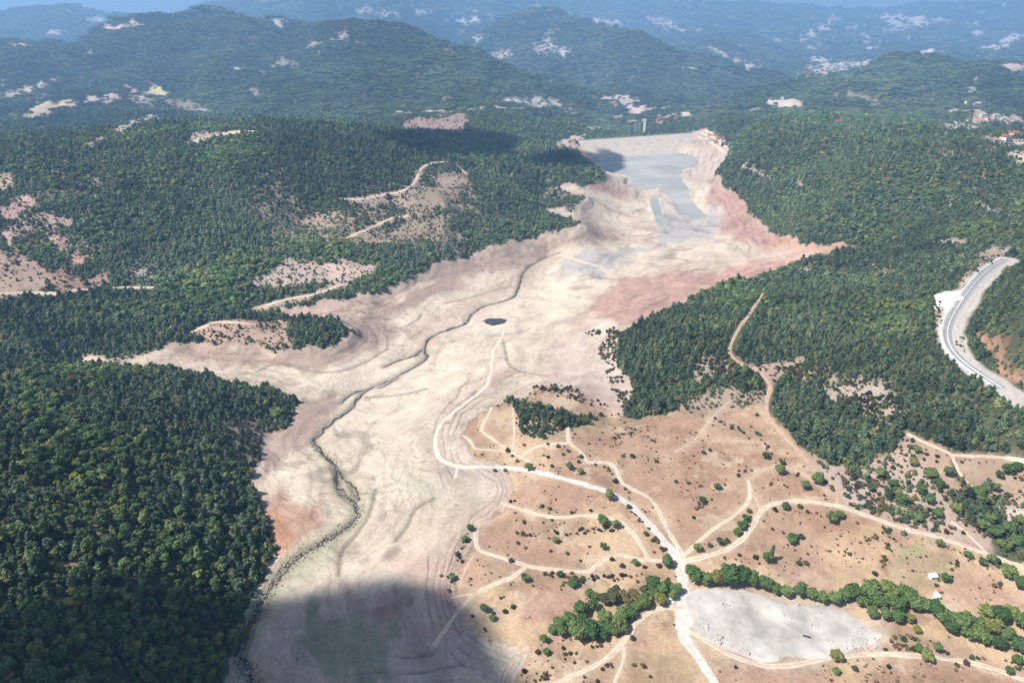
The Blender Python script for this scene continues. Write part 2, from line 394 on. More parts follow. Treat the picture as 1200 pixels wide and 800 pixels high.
# silt laid down in bands that follow the channel
flow = fbm(d_big / 11 + 1.6 * fbm(GX / 60, GY / 60, 3), GY / 95 + GX / 160, 5, .6)
flow2 = fbm(d_big / 34 + 7 + 1.2 * fbm(GX / 90 + 4, GY / 90, 3), GY / 200 - GX / 260, 4, .55)
paint(m_res * sstep(.05, .5, flow2), PINK, .55)
paint(m_res * sstep(.05, .45, -flow2) * inner, PALE, .6)
for P, c, k, s, j in [
    ([(400,520),(440,455),(520,395),(600,335),(680,300),(760,285),(800,295),(700,330),(650,400),(580,440),(520,480),(480,560),(430,600),(400,560)], PALE, .7, .03, .008),
    ([(395,378),(470,340),(520,308),(600,287),(690,268),(735,270),(700,288),(620,303),(560,325),(500,350),(450,385),(420,400)], MAUVE, .95, .010, .006),
    ([(190,412),(250,405),(335,415),(405,402),(440,380),(480,388),(430,412),(380,432),(330,432),(240,428)], MAUVE, .9, .010, .005),
    ([(285,362),(345,355),(430,346),(470,332),(440,352),(400,372),(330,370)], PINK, .8, .008, .004),
    ([(300,575),(330,570),(372,590),(380,610),(350,640),(328,650),(316,610)], (.45,.27,.19), .8, .014, .006),
    ([(305,592),(330,600),(345,625),(328,652),(320,640)], ORANGE, .7, .008, .005),
    ([(340,470),(400,462),(385,495),(365,520),(330,545),(300,560),(312,515)], MAUVE, .85, .010, .006),
    ([(340,540),(375,525),(392,548),(395,575),(360,590),(330,575),(328,555)], PALE, .9, .012, .005),
    ([(686,365),(720,325),(800,318),(900,315),(905,318),(830,340),(760,372),(725,385)], RED, .88, .012, .006),
    ([(820,330),(900,300),(980,288),(1015,290),(960,298),(905,318),(830,340)], (.52,.31,.25), .7, .01, .005),
    ([(838,205),(870,232),(895,262),(925,282),(900,296),(862,280),(840,262),(832,235)], RED, .95, .012, .005),
    ([(905,275),(960,284),(1015,290),(950,293),(900,292)], (.50,.28,.2), .7, .006, .003),
    ([(690,205),(712,215),(735,222),(730,232),(705,228),(690,222)], RED, .7, .008, .004),
    ([(812,160),(850,175),(838,200),(820,215),(800,190),(815,180)], (.46,.36,.30), .7, .008, .004),
    ([(780,235),(835,250),(840,280),(800,285),(760,290),(700,300),(660,305),(650,325),(700,320),(740,300),(770,280)], MUD, .8, .012, .006),
    ([(640,410),(700,400),(722,425),(742,458),(728,486),(690,468),(650,450),(640,430)], (.47,.37,.31), .8, .02, .008),
    ([(640,452),(690,450),(730,470),(728,488),(700,480),(660,468)], PINK, .6, .01, .005),
    ([(300,790),(330,700),(400,690),(470,690),(560,720),(575,790),(480,830),(330,830)], (.33,.28,.25), .7, .03, .01),  # muddy floor painted darker across the cloud's shadow, deepening its shade
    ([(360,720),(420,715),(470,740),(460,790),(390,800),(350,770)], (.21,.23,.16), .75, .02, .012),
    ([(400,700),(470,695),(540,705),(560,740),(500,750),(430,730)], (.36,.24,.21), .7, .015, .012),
    ([(470,555),(510,560),(530,585),(500,590),(470,575)], (.44,.43,.31), .6, .02, .006),
    ([(500,490),(570,470),(600,560),(560,600),(500,560)], (.47,.40,.34), .55, .03, .008),
    ([(520,640),(545,620),(540,680),(480,680),(440,660),(480,650)], PINK, .7, .02, .006),
    ([(330,655),(380,630),(420,605),(430,580),(422,612),(390,650),(345,690),(310,740),(290,740),(305,690)], (.40,.39,.27), .55, .01, .006),
    ([(600,735),(640,745),(640,770),(590,775),(570,750)], PALE, .6, .02, .008),
  ]:
    paint(poly_mask(P, GU, GW, s * .75, j * 2.2) * m_res, c, k)
paint(np.exp(-(d_str / 7) ** 2) * m_res * sstep(480, 420, GY), (.24,.235,.13), .65)
paint(np.exp(-(d_str / 3) ** 2) * m_res, (.22,.19,.15), .7)
paint(np.exp(-(d_fnt / 1.8) ** 2) * m_res, (.22,.19,.14), .8)
# forest floor darkens to low green cover far off, where single trees are no longer seen
paint((1 - m_res) * (1 - m_mea) * sstep(1800, 3000, GY), (.045,.062,.032), .85)
CLEAR = [   # polygon, colour, tree cover left, soft, jitter
    ([(225,392),(240,378),(300,375),(338,378),(345,410),(300,404),(250,402)], (.42,.29,.22), .25, .006, .006),
    ([(290,327),(330,306),(420,305),(447,313),(430,325),(400,332),(340,336),(300,336)], (.50,.39,.32), .12, .006, .005),
    ([(282,367),(335,350),(395,333),(410,335),(350,354),(300,368)], (.5,.38,.31), .05, .004, .003),
    ([(312,245),(360,238),(420,250),(440,270),(395,290),(340,285),(315,262)], (.36,.27,.21), .45, .02, .012),
    ([(440,232),(490,212),(520,225),(530,243),(500,250),(460,243)], (.45,.33,.24), .25, .01, .008),
    ([(505,205),(548,198),(552,220),(530,232),(508,222)], (.38,.25,.21), .15, .008, .005),
    ([(395,233),(445,229),(460,240),(430,243)], (.5,.4,.33), .1, .005, .004),
    ([(380,290),(440,262),(480,252),(520,262),(525,285),(470,285),(430,290)], (.40,.29,.22), .4, .01, .01),
    ([(465,152),(478,140),(545,133),(552,136),(530,156)], (.30,.21,.18), .25, .004, .008),
    ([(460,135.5),(465,132.5),(560,127.5),(640,125.5),(640,127),(560,129.5)], (.5,.43,.37), 0, .0015, .001),
    ([(588,118),(592,114),(650,117),(668,121),(620,124)], (.62,.54,.47), 0, .003, .002),
    ([(10,330),(48,318),(85,332),(100,342),(55,345)], (.05,.0,.0), 1, .003, .002),
    ([(45,318),(72,314),(100,330),(98,342),(70,342)], (.37,.24,.18), 0, .005, .004),
    ([(102,325),(132,322),(130,333),(108,340)], (.35,.23,.18), 0, .005, .003),
    ([(15,333),(40,330),(48,340),(20,344)], (.09,.17,.06), 0, .004, .003),
    ([(0,312),(20,300),(40,312),(20,330),(-20,330)], (.37,.27,.21), .1, .006, .005),
    ([(-30,350),(-30,300),(0,295),(30,300),(60,312),(60,340),(20,352)], (.37,.27,.21), .2, .008, .01), ([(0,262),(30,245),(70,262),(110,295),(100,312),(70,300),(30,285),(0,290)], (.38,.27,.22), .55, .012, .012), ([(300,255),(340,235),(440,225),(500,195),(555,195),(560,230),(530,260),(525,290),(440,300),(380,300),(320,285)], (.36,.27,.21), .62, .015, .015),
    ([(50,272),(78,280),(82,298),(70,295),(52,282)], (.42,.28,.23), .1, .006, .006),
    ([(82,302),(105,300),(100,312),(85,312)], (.46,.28,.22), 0, .004, .003),
    ([(12,232),(35,228),(45,242),(25,250),(10,250)], (.42,.28,.24), .1, .006, .005),
    ([(-5,210),(12,200),(18,215),(0,224)], (.5,.39,.28), 0, .005, .004),
    ([(0,240),(22,245),(20,258),(0,258)], (.4,.28,.24), .1, .005, .005),
    ([(42,254),(55,250),(90,257),(80,263),(55,262)], (.42,.3,.25), .1, .006, .006),
    ([(5,275),(15,262),(18,270),(10,300)], (.45,.33,.28), .1, .005, .004),
    ([(150,312),(172,300),(185,320),(165,330),(148,325)], (.38,.32,.27), .45, .01, .008),
    ([(95,418),(92,424),(150,430),(185,425),(180,416),(140,416)], (.5,.4,.3), .05, .004, .003),
    ([(262,490),(300,480),(340,490),(312,520),(295,555),(270,540)], (.26,.2,.165), .55, .01, .01),
    (ell(112,625,6,10), (.42,.28,.17), 0, .004, .004), (ell(80,660,25,6,-5), (.42,.27,.17), 0, .005, .005), (ell(205,614,10,3), (.42,.34,.2), 0, .004, .003), (ell(130,690,14,4,10), (.3,.24,.16), .2, .005, .005),
    # east side
    ([(862,418),(880,428),(905,420),(945,418),(930,435),(905,445),(885,440)], (.44,.32,.24), .15, .006, .006),
    ([(800,430),(850,412),(862,430),(840,445),(808,448)], (.42,.33,.26), .35, .012, .01),
    ([(905,430),(960,425),(975,440),(930,452),(905,450)], (.4,.31,.24), .4, .012, .01),
    ([(965,450),(1000,442),(1045,455),(1065,480),(1035,496),(995,480),(970,468)], (.44,.35,.28), .22, .012, .01),
    ([(810,462),(860,452),(900,455),(900,470),(840,480),(790,482)], (.38,.29,.22), .4, .012, .01),
    ([(945,530),(985,592),(1050,617),(1130,640),(1165,652),(1150,615),(1110,585),(1085,545),(1063,506),(1040,535),(1000,545)], (.43,.32,.25), .42, .006, .008),
    ([(945,548),(985,590),(1030,600),(1010,560),(975,545)], (.44,.35,.30), .08, .008, .006),
    ([(1060,506),(1085,515),(1113,528),(1117,560),(1135,575),(1110,580),(1085,550),(1078,530)], (.42,.29,.2), .05, .005, .004),
    ([(1117,534),(1165,532),(1230,535),(1230,600),(1185,590),(1145,575),(1125,555)], (.42,.30,.21), .08, .005, .005),
    ([(1165,590),(1230,595),(1230,618),(1180,612)], (.52,.45,.38), .15, .006, .005),
    ([(695,395),(722,398),(724,425),(745,455),(730,480),(712,450),(700,420)], (.45,.34,.28), .22, .006, .005),
    ([(1005,310),(1035,308),(1055,318),(1020,322)], (.36,.28,.22), .4, .008, .008),
    ([(1095,282),(1130,280),(1132,286),(1100,288)], (.48,.42,.36), .1, .004, .003),
    ([(942,312),(950,305),(953,312),(945,325)], (.4,.33,.27), .1, .004, .003),
    ([(1140,392),(1152,388),(1172,415),(1182,432),(1170,436),(1150,412)], (.45,.25,.16), .1, .005, .005),
    ([(1165,432),(1180,434),(1215,455),(1215,464),(1185,448)], (.45,.26,.17), .05, .005, .004),
    ([(1142,302),(1160,292),(1185,294),(1172,304),(1155,315),(1145,322)], (.40,.32,.27), .1, .005, .005),
    ([(1122,335),(1133,315),(1138,318),(1128,340)], (.45,.33,.24), .1, .004, .004),
    ([(1093,362),(1103,352),(1108,368),(1098,392),(1092,390)], (.42,.33,.25), .15, .004, .003),
    ([(1118,400),(1130,395),(1135,420),(1126,418)], (.35,.24,.17), .1, .004, .003),
    # dam surroundings
    ([(640,172),(668,160),(690,160),(700,175),(690,188),(672,178)], (.45,.38,.34), .15, .005, .005),
    ([(800,154),(830,152),(862,175),(858,185),(835,165)], (.5,.36,.30), .25, .004, .004),
    ([(795,133),(806,128),(810,136),(798,140)], (.55,.5,.33), .1, .003, .003),
    # far fields on the hills
    ([(18,135),(40,125),(60,118),(88,118),(84,126),(45,136),(30,141)], (.46,.37,.25), .25, .003, .007),
    (ell(183,107,14,6,-8), (.55,.45,.26), .05, .003, .004), (ell(160,113,14,3,-10), (.48,.36,.3), .3, .003, .003), (ell(105,116,12,4,-5), (.48,.36,.3), .3, .003, .004), (ell(130,115,10,4), (.46,.35,.3), .4, .003, .003),
    ([(133,155),(142,146),(165,136),(187,132),(186,137),(160,142),(150,155)], (.48,.38,.31), .15, .003, .004),
    ([(95,170),(118,160),(128,155),(122,168),(105,172)], (.44,.36,.32), .3, .003, .003),
    (ell(155,104,8,3), (.45,.33,.28), .2, .003, .003), (ell(25,105,22,2,-12), (.48,.38,.3), .2, .003, .003), (ell(18,112,20,2,-10), (.48,.38,.32), .3, .003, .003), (ell(55,95,16,2.5,-15), (.45,.36,.31), .3, .003, .003),
    ([(218,168),(228,156),(262,153),(278,156),(255,163),(235,166)], (.46,.36,.32), .1, .003, .003), (ell(233,130,18,3,3), (.36,.28,.27), .2, .004, .003), (ell(62,150,34,3,-6), (.38,.32,.3), .45, .004, .004), (ell(300,106,10,2), (.4,.34,.29), .3, .003, .003),
    (ell(278,82,7,3,10), (.5,.44,.38), .3, .002, .002), (ell(106,60,4,2), (.5,.44,.38), .3, .002, .002), (ell(148,31,28,2.2,-6), (.5,.38,.31), .1, .002, .002), (ell(25,53,14,2), (.48,.35,.3), .1, .002, .002), (ell(325,26,8,3,15), (.52,.44,.38), .1, .002, .002), (ell(70,36,24,2.5,-14), (.48,.42,.37), .35, .002, .003), (ell(110,25,16,3), (.46,.4,.36), .4, .002, .003),
    (ell(430,12,16,4), (.5,.42,.36), .4, .003, .004), (ell(455,20,12,3), (.5,.42,.36), .4, .003, .004), (ell(545,25,14,3), (.5,.42,.36), .4, .002, .003), (ell(500,15,20,3), (.48,.4,.36), .5, .002, .003), (ell(395,38,10,4), (.45,.35,.32), .5, .003, .003),
    (ell(590,64,12,3), (.52,.42,.36), .3, .003, .003), (ell(650,58,26,5), (.46,.4,.37), .6, .004, .004), (ell(560,45,14,3,-10), (.48,.42,.38), .5, .003, .003),
    (ell(730,118,12,5,30), (.5,.42,.38), .3, .003, .003), (ell(748,127,10,5), (.5,.4,.36), .3, .003, .003), (ell(710,114,8,2), (.48,.4,.36), .3, .002, .003), (ell(780,160,20,5), (.5,.45,.38), .5, .004, .004),
    ([(893,124),(912,117),(940,118),(940,124),(915,125)], (.55,.46,.37), .05, .002, .002), (ell(863,72,10,2.5,3), (.5,.38,.32), .1, .002, .002), (ell(883,79,11,3,8), (.55,.42,.34), .05, .002, .002), (ell(808,79,9,2), (.52,.44,.38), .1, .002, .002), (ell(838,60,20,3,15), (.47,.37,.33), .35, .003, .003), (ell(780,30,24,3,15), (.47,.38,.33), .4, .003, .003), (ell(715,28,26,3,12), (.48,.4,.35), .4, .003, .003),
    (ell(975,80,28,5,-8), (.48,.44,.4), .45, .003, .004), (ell(1000,76,26,4,-12), (.5,.45,.4), .4, .003, .004), (ell(955,70,12,4), (.5,.46,.42), .5, .003, .003), (ell(1025,57,12,2), (.55,.5,.44), .2, .002, .002), (ell(1020,40,20,5,-10), (.48,.42,.37), .5, .003, .003), (ell(960,35,24,5,-22), (.48,.4,.36), .35, .003, .003), (ell(975,22,14,5), (.48,.38,.34), .4, .003, .003), (ell(1060,22,34,5), (.48,.4,.36), .4, .003, .004), (ell(1050,32,22,3), (.48,.42,.37), .4, .003, .003),
    (ell(1085,60,11,3.5,-8), (.6,.52,.44), .05, .002, .002), (ell(1160,38,26,3,-4), (.54,.46,.4), .2, .002, .003), (ell(1185,45,18,5,-10), (.5,.42,.37), .3, .003, .003), (ell(1165,55,22,4,-10), (.48,.42,.37), .5, .003, .003), (ell(1150,30,24,2), (.48,.42,.38), .4, .002, .003), (ell(1190,80,22,4), (.48,.36,.31), .15, .003, .003), (ell(1105,24,8,2.5), (.48,.34,.3), .2, .002, .002),
    (ell(1135,107,8,2), (.5,.44,.38), .4, .002, .002), (ell(1145,92,3,8,15), (.46,.42,.36), .4, .002, .002), ([(1112,128),(1145,127),(1150,134),(1112,134)], (.46,.34,.29), .05, .002, .002), ([(1135,140),(1145,127),(1155,132),(1160,142),(1145,148)], (.46,.36,.31), .2, .003, .003), (ell(1170,140,30,5,-2), (.5,.38,.33), .3, .003, .003), ([(1105,145),(1110,140),(1145,146),(1135,154),(1105,154)], (.46,.4,.33), .3, .003, .003), (ell(1165,163,18,3,5), (.5,.44,.38), .3, .003, .003), ([(1175,182),(1195,176),(1230,182),(1230,195),(1190,186)], (.6,.52,.44), .1, .003, .003), (ell(1190,168,14,5), (.52,.45,.4), .3, .003, .003), (ell(1058,152,7,2), (.5,.4,.34), .2, .002, .002), (ell(975,145,10,2), (.48,.44,.38), .4, .002, .002), (ell(960,160,10,2), (.42,.38,.3), .5, .002, .002),
    ([(868,192),(885,200),(905,204),(903,207),(880,205),(870,198)], (.48,.36,.3), .1, .003, .003), (ell(938,218,4,6,-25), (.42,.33,.28), .3, .003, .003), ([(1135,228),(1160,240),(1200,252),(1200,256),(1155,246),(1135,233)], (.46,.38,.34), .2, .003, .003), (ell(1112,236,3,9), (.44,.38,.34), .4, .003, .003), ([(690,150),(700,146),(712,152),(700,158)], (.4,.36,.34), .4, .003, .003),
]
opened = np.zeros(GX.shape)
for P, c, keep, s, j in CLEAR:
    if keep == 1: continue
    yfar = min(p[1] for p in P) < 150
    if yfar: j, s, keep, c = max(j, .004) * 2.0, s * 1.6, max(keep, .12), [v * .9 for v in c]
    m = poly_mask(P, GU, GW, s, j) * (1 - m_res)
    if not yfar: c = [v * .84 for v in c]
    paint(m, c); cover[:] = np.minimum(cover, 1 - m * (1 - keep)); opened = np.maximum(opened, m)
# scattered small glades and thin spots in the woods
glade = sstep(.50, .62, fbm(GX / 75 + 44, GY / 75 - 3, 4, .55)) * sstep(1000, 600, GY) * 0 + sstep(.46, .60, fbm(GX / 260 + 4, GY / 260 + 8, 5, .6)) * sstep(1700, 2600, GY)
wood = (1 - m_res) * (1 - m_mea)
paint(glade * wood, (.36,.29,.23), .5); cover *= 1 - glade * .6
fleck = sstep(.25, .36, fbm(GX / 90 + 9, GY / 90 - 3, 4, .65)) * sstep(-.1, .3, fbm(GX / 600 + 2, GY / 600, 3)) * sstep(2000, 3000, GY)
paint(fleck * wood, (.40,.33,.27), .75); cover *= 1 - fleck * .9
# thin, scrubby openings and gullies in the middle woods
thin = sstep(.22, .42, fbm(GX / 120 + 61, GY / 120 + 5, 5, .6)) * sstep(620, 900, GY) * sstep(2600, 2000, GY) * wood
gully = sstep(.045, .0, np.abs(fbm(GX / 260 + 15, GY / 260 + 7, 4, .5))) * sstep(600, 900, GY) * wood
paint(thin, (.25,.20,.14), .8); cover *= 1 - thin * .42
opened = np.maximum(opened, thin * .7)
# tracks and roads: light verges kept free of trees
TRACKS = [  # name, label, photo polyline (x, y), width m, colour key
 ('floor_track', 'faint pale track curving across the dry pool floor to the meadow', [(592,385),(587,397),(578,413),(576,432),(571,450),(559,462),(535,480),(518,496),(511,510),(511,526),(518,539),(537,546),(560,547)], [2.2,3,3.4,3.6,3.6,3.6,3.6], 'floor'),
 ('main_track', 'broad pale dirt road crossing the meadow from the pool to the gravel yard', [(556,547),(580,547),(620,551),(665,562),(710,575),(737,591),(760,613),(780,636),(797,660),(801,690),(799,720),(802,745),(820,773),(842,806),(860,840)], [3.6,4,4.2,4.6,4.8,5,5.2,5.4,5.8,8,7,5,4.6,4.6], 'white'),
 ('meadow_track', 'narrow winding dirt track from the pine copse down to the track junction', [(665,499),(667,517),(680,529),(690,541),(712,542),(722,550),(730,566),(750,577),(765,587),(775,605),(785,625),(797,645),(800,656)], 2.8, 'pale'),
 ('copse_track', 'short dirt track linking the pine copse to the pool-side tracks', [(668,519),(645,520),(625,525),(610,535)], 2.4, 'pale'),
 ('pool_side_track', 'dirt track climbing from the main track to the meadow rim beside the pool', [(626,550),(617,539),(600,530),(582,517),(565,504),(572,487),(577,477)], 2.4, 'pale'),
 ('rim_track', 'faint dirt track round the tip of the meadow above the pool floor', [(600,529),(575,527),(557,525),(551,516),(542,510)], 2.0, 'pale'),
 ('field_edge_track', 'faint straight track beside the pine copse along a field edge', [(601,477),(603,505),(601,527)], 1.6, 'pale'),
 ('terrace_track', 'dirt track following the terrace below the main track', [(587,589),(612,597),(637,604),(660,606),(680,604),(705,605),(725,611),(740,623),(751,638),(760,654)], 2.6, 'pale'),
 ('lower_track', 'dirt track crossing the lower meadow to the track junction', [(558,620),(560,642),(585,652),(617,662),(650,667),(687,669),(700,662),(715,652),(730,650),(750,655),(780,657),(797,662)], 2.6, 'pale'),
 ('bank_track', 'dirt track descending from the lower meadow into the shaded pool bed', [(617,663),(600,676),(575,686),(555,697),(537,716),(525,732),(508,757)], 2.6, 'pale'),
 ('spur_track', 'short faint track spur at the shaded meadow edge', [(528,700),(555,695)], 1.4, 'pale'),
 ('grove_track', 'dirt track passing below the green grove to the white yard', [(803,712),(785,712),(765,716),(745,730),(732,750),(712,770),(687,784),(650,801),(620,815)], 3.0, 'pale'),
 ('side_track', 'thin dirt track forking downhill from the grove track', [(732,758),(730,775),(720,800),(712,820)], 1.7, 'pale'),
 ('hill_track', 'dirt track looping up the meadow hill from the junction', [(800,652),(833,622),(860,604),(878,584),(877,562)], 2.5, 'pale'),
 ('east_road', 'long dirt road running east from the junction past the scrub', [(800,658),(832,650),(860,639),(881,618),(890,601),(907,590),(940,587),(983,593),(1013,603),(1053,617),(1090,627),(1130,639),(1165,652),(1200,665),(1240,680)], 3.6, 'pale'),
 ('forest_track', 'reddish dirt track climbing through the pine forest to the dirt road', [(984,591),(981,571),(960,555),(940,533),(917,507),(900,487),(899,467),(903,453),(891,437),(873,429),(856,415),(857,403),(867,383),(877,370),(887,355),(895,343)], 3.2, 'red'),
 ('hook_track', 'pale hooked farm track below the dense forest edge', [(1063,508),(1083,518),(1113,531),(1118,540),(1127,557),(1144,574)], 2.6, 'pale'),
 ('upper_farm_track', 'pale farm track along the forest edge above the scrub', [(1113,532),(1133,534),(1167,535),(1200,540),(1240,545)], 2.8, 'pale'),
 ('scrub_track', 'narrow dirt track cutting through the green scrub to the dirt road', [(1115,611),(1128,620),(1136,627),(1148,639),(1160,651)], 2.0, 'pale'),
 ('yard_track', 'pale dirt track curving round the gravel yard', [(803,738),(815,742),(850,764),(885,777),(920,780),(962,772),(997,768),(1032,766),(1077,768),(1112,772),(1158,781),(1200,796),(1240,810)], 3.0, 'pale'),
 ('shore_track', 'pale dirt track slanting down the wooded shore of the pool', [(285,366),(320,355),(345,349),(372,344),(396,335)], 4, 'pale'),
 ('ridge_track', 'pale dirt track winding up the cleared knoll', [(398,233),(425,233),(450,228),(468,225),(482,218),(489,208),(492,200),(503,192),(528,190),(538,196),(548,205)], 4.5, 'pale'),
 ('knoll_track', 'pale straight dirt track on the cut slope below the knoll', [(380,290),(400,282),(436,266),(460,256),(478,253)], 4.5, 'pale'),
 ('village_road', 'pale country road beside the ploughed fields', [(-20,345),(30,343),(72,344),(82,341),(116,338)], 5, 'pale'),
 ('wood_road', 'pale road stretch cut through the pine wood', [(131,338),(150,337),(180,337)], 4.5, 'pale'),
 ('spit_track', 'pale track running along the wooded spit', [(222,390),(238,383),(258,377),(300,380)], 3.5, 'pale'),
 ('valley_road', 'distant pale road along the valley behind the forest ridge', [(220,168),(240,163),(262,157),(275,155),(292,154),(320,153),(366,151)], 9, 'pale'),
 ('path', 'faint path linking the hill track to the dirt road', [(880,576),(886,584),(892,597)], 1.6, 'path'),
 ('path', 'faint curved path over the meadow above the hill track', [(878,562),(900,548),(925,548),(950,560),(972,578)], 1.3, 'path'),
 ('path', 'faint path crossing the upper meadow below the forest', [(855,470),(832,492),(815,515),(790,530)], 1.2, 'path'),
 ('path', 'faint path along the pool rim of the lower meadow', [(595,600),(577,610),(558,619)], 1.5, 'path'),
 ('path', 'faint path down the rim meadow beside lone trees', [(556,648),(545,668),(538,690)], 1.2, 'path'),
 ('sand_track', 'short white wheel track on the pool floor below the bend', [(537,547),(535,553),(533,561)], 1.8, 'white'),
 ('spillway_track', 'pale straight track crossing the wet pool floor', [(657,298),(675,304),(702,312)], 7, 'pale'),
]
track_ground = {}
for nm, lb, P, wd, ck in TRACKS:
    C = cast(smooth_line(P, 3.0))
    w_ = np.interp(np.linspace(0, 1, len(P)), np.linspace(0, 1, len(wd)), wd) if isinstance(wd, list) else np.full(len(P), float(wd))
    if nm in track_ground: nm = nm + str(len(track_ground))
    track_ground[nm] = (C, smooth_line(np.column_stack([np.array(P, float), w_]), 3.0)[:, 2])
d_trk = line_field([c for c, _ in track_ground.values()], 25)
cover *= sstep(2.5, 5.5, d_trk)
paint(np.exp(-(d_trk / 4.2) ** 2) * m_mea, (.47,.36,.26), .5)
d_hw = line_field([hw], 45)
cover *= sstep(11, 16, d_hw + mid * 3)
paint((1 - sstep(9, 14, d_hw + mid * 4)), (.52,.46,.40), .9)
YARD = [(804,697),(822,694),(843,691),(881,693),(927,700),(976,711),(1004,721),(1028,735),(1037,745),(1032,761),(976,768),(937,775),(895,773),(857,761),(822,747),(806,733)]
m_yard = poly_mask(YARD, GU, GW, .024, .012)
paint(m_yard, (.52,.43,.35), .8)
PAD = [(1093,358),(1094,346),(1107,341),(1122,341),(1131,349),(1126,360),(1113,367),(1108,361),(1101,358),(1096,364)]
paint(poly_mask(PAD, GU, GW, .006, .003), (.66,.62,.57), .95); cover *= 1 - poly_mask(PAD, GU, GW, .008, .003)
# small-scale mottling of the bare ground
speck = fbm(GX / 6, GY / 6, 3)
colr *= (1 + .10 * speck + .10 * mid)[..., None]
colr *= (1 - m_res * .15 * sstep(.08, .45, flow) + m_res * .08 * sstep(.1, .4, -flow))[..., None]
shore_line = sstep(.55, .9, np.sin(inner * 46 + 5 * fbm(GX / 55, GY / 55, 3))) * sstep(.5, .6, inner) * sstep(1.0, .93, inner) * sstep(-.3, .2, fbm(GX / 80 + 3, GY / 80, 3))
along = .32 * GX + .95 * GY
wide = poly_mask(RESERVOIR, GU, GW, .075)
ring2 = sstep(.72, .97, np.sin(wide * 60 + 7 * fbm(GX / 75 + 8, GY / 75, 4))) * sstep(.5, .6, wide) * sstep(-.12, .25, fbm(GX / 60 + 33, GY / 60, 3))
drain = sstep(.05, .0, np.abs(fbm(along / 15 + 1.3 * fbm(GX / 30, GY / 30, 3), d_big / 75 + 3, 4, .6))) * sstep(-.1, .3, fbm(GX / 70 + 50, GY / 70, 3)) * sstep(1500, 1000, GY)
rill = sstep(.035, .0, np.abs(fbm(GX / 38 + 2.0 * fbm(GX / 55, GY / 55 + 4, 3), GY / 38 + 17, 5, .62))) * sstep(-.05, .25, fbm(GX / 110 + 5, GY / 110 + 9, 3))
marks = np.clip(.30 * ring2 + .24 * drain + .32 * rill, 0, .48)
colr *= (1 - marks * m_res)[..., None]
ZG = ZG - (.5 * drain + .6 * rill + .3 * ring2) * m_res
colr *= (1 - .28 * shore_line * m_res)[..., None]
ZG = ZG - .3 * shore_line * m_res
colr *= np.where(wood > .5, 1.0, np.where(m_mea > .5, .94, .93))[..., None]
colr = np.clip(colr, .01, .75)
FIELDS = [([(1045,640),(1085,640),(1120,655),(1095,690),(1060,688),(1045,680)], OLIVE, .45), ([(1055,640),(1082,641),(1080,651),(1058,650)], (.25,.27,.12), .6), ([(1120,660),(1150,668),(1200,700),(1170,720),(1110,705)], (.40,.25,.17), .6), ([(610,560),(700,578),(725,596),(660,600),(605,588)], (.36,.22,.16), .6), ([(720,510),(790,510),(800,560),(760,580),(735,560)], (.40,.26,.18), .5), ([(560,630),(600,612),(700,650),(620,655)], (.35,.22,.16), .5), ([(900,660),(960,650),(1000,670),(970,695),(920,685)], (.34,.22,.17), .5), ([(960,630),(1030,615),(1045,650),(1000,690),(960,660)], (.44,.31,.19), .6), ([(840,730+45),(960,785),(1000,830),(850,830)], (.35,.23,.17), .6), ([(540,655),(600,665),(540,700)], (.37,.25,.17), .6), ([(620,690),(680,690),(660,720),(610,730)], (.36,.22,.17), .6)]
for P, c, k in FIELDS:
    paint(poly_mask(P, GU, GW, .008, .006) * m_mea, c, k)

# ------------------------------------------------------------------ materials
def nt(name, rough=.9, spec=.1):
    m = bpy.data.materials.new(name); m.use_nodes = True
    b = m.node_tree.nodes['Principled BSDF']
    b.inputs['Roughness'].default_value = rough
    b.inputs['Specular IOR Level'].default_value = spec
    return m, m.node_tree, b
def N(t, ty, **kw):
    n_ = t.nodes.new(ty)
    for k, v in kw.items():
        if k in n_.inputs.keys(): n_.inputs[k].default_value = v
        else: setattr(n_, k, v)
    return n_
def solid(name, c, rough=.85, scale=1.0, var=.25, spec=.1, bump=0.0, detail=4):
    """plain colour with noise mottling in world space and optional fine relief"""
    m, t, b = nt(name, rough, spec)
    g = N(t, 'ShaderNodeNewGeometry')
    nz = N(t, 'ShaderNodeTexNoise', Scale=scale, Detail=detail, Roughness=.6)
    t.links.new(g.outputs['Position'], nz.inputs['Vector'])
    mr = N(t, 'ShaderNodeMapRange'); mr.inputs['From Min'].default_value = .3; mr.inputs['From Max'].default_value = .7
    mr.inputs['To Min'].default_value = 1 - var; mr.inputs['To Max'].default_value = 1 + var
    t.links.new(nz.outputs['Fac'], mr.inputs['Value'])
    mx = N(t, 'ShaderNodeVectorMath', operation='SCALE'); mx.inputs[0].default_value = c
    t.links.new(mr.outputs[0], mx.inputs['Scale'])
    t.links.new(mx.outputs[0], b.inputs['Base Color'])
    if bump:
        bp = N(t, 'ShaderNodeBump'); bp.inputs['Distance'].default_value = bump
        t.links.new(nz.outputs['Fac'], bp.inputs['Height']); t.links.new(bp.outputs[0], b.inputs['Normal'])
    return m
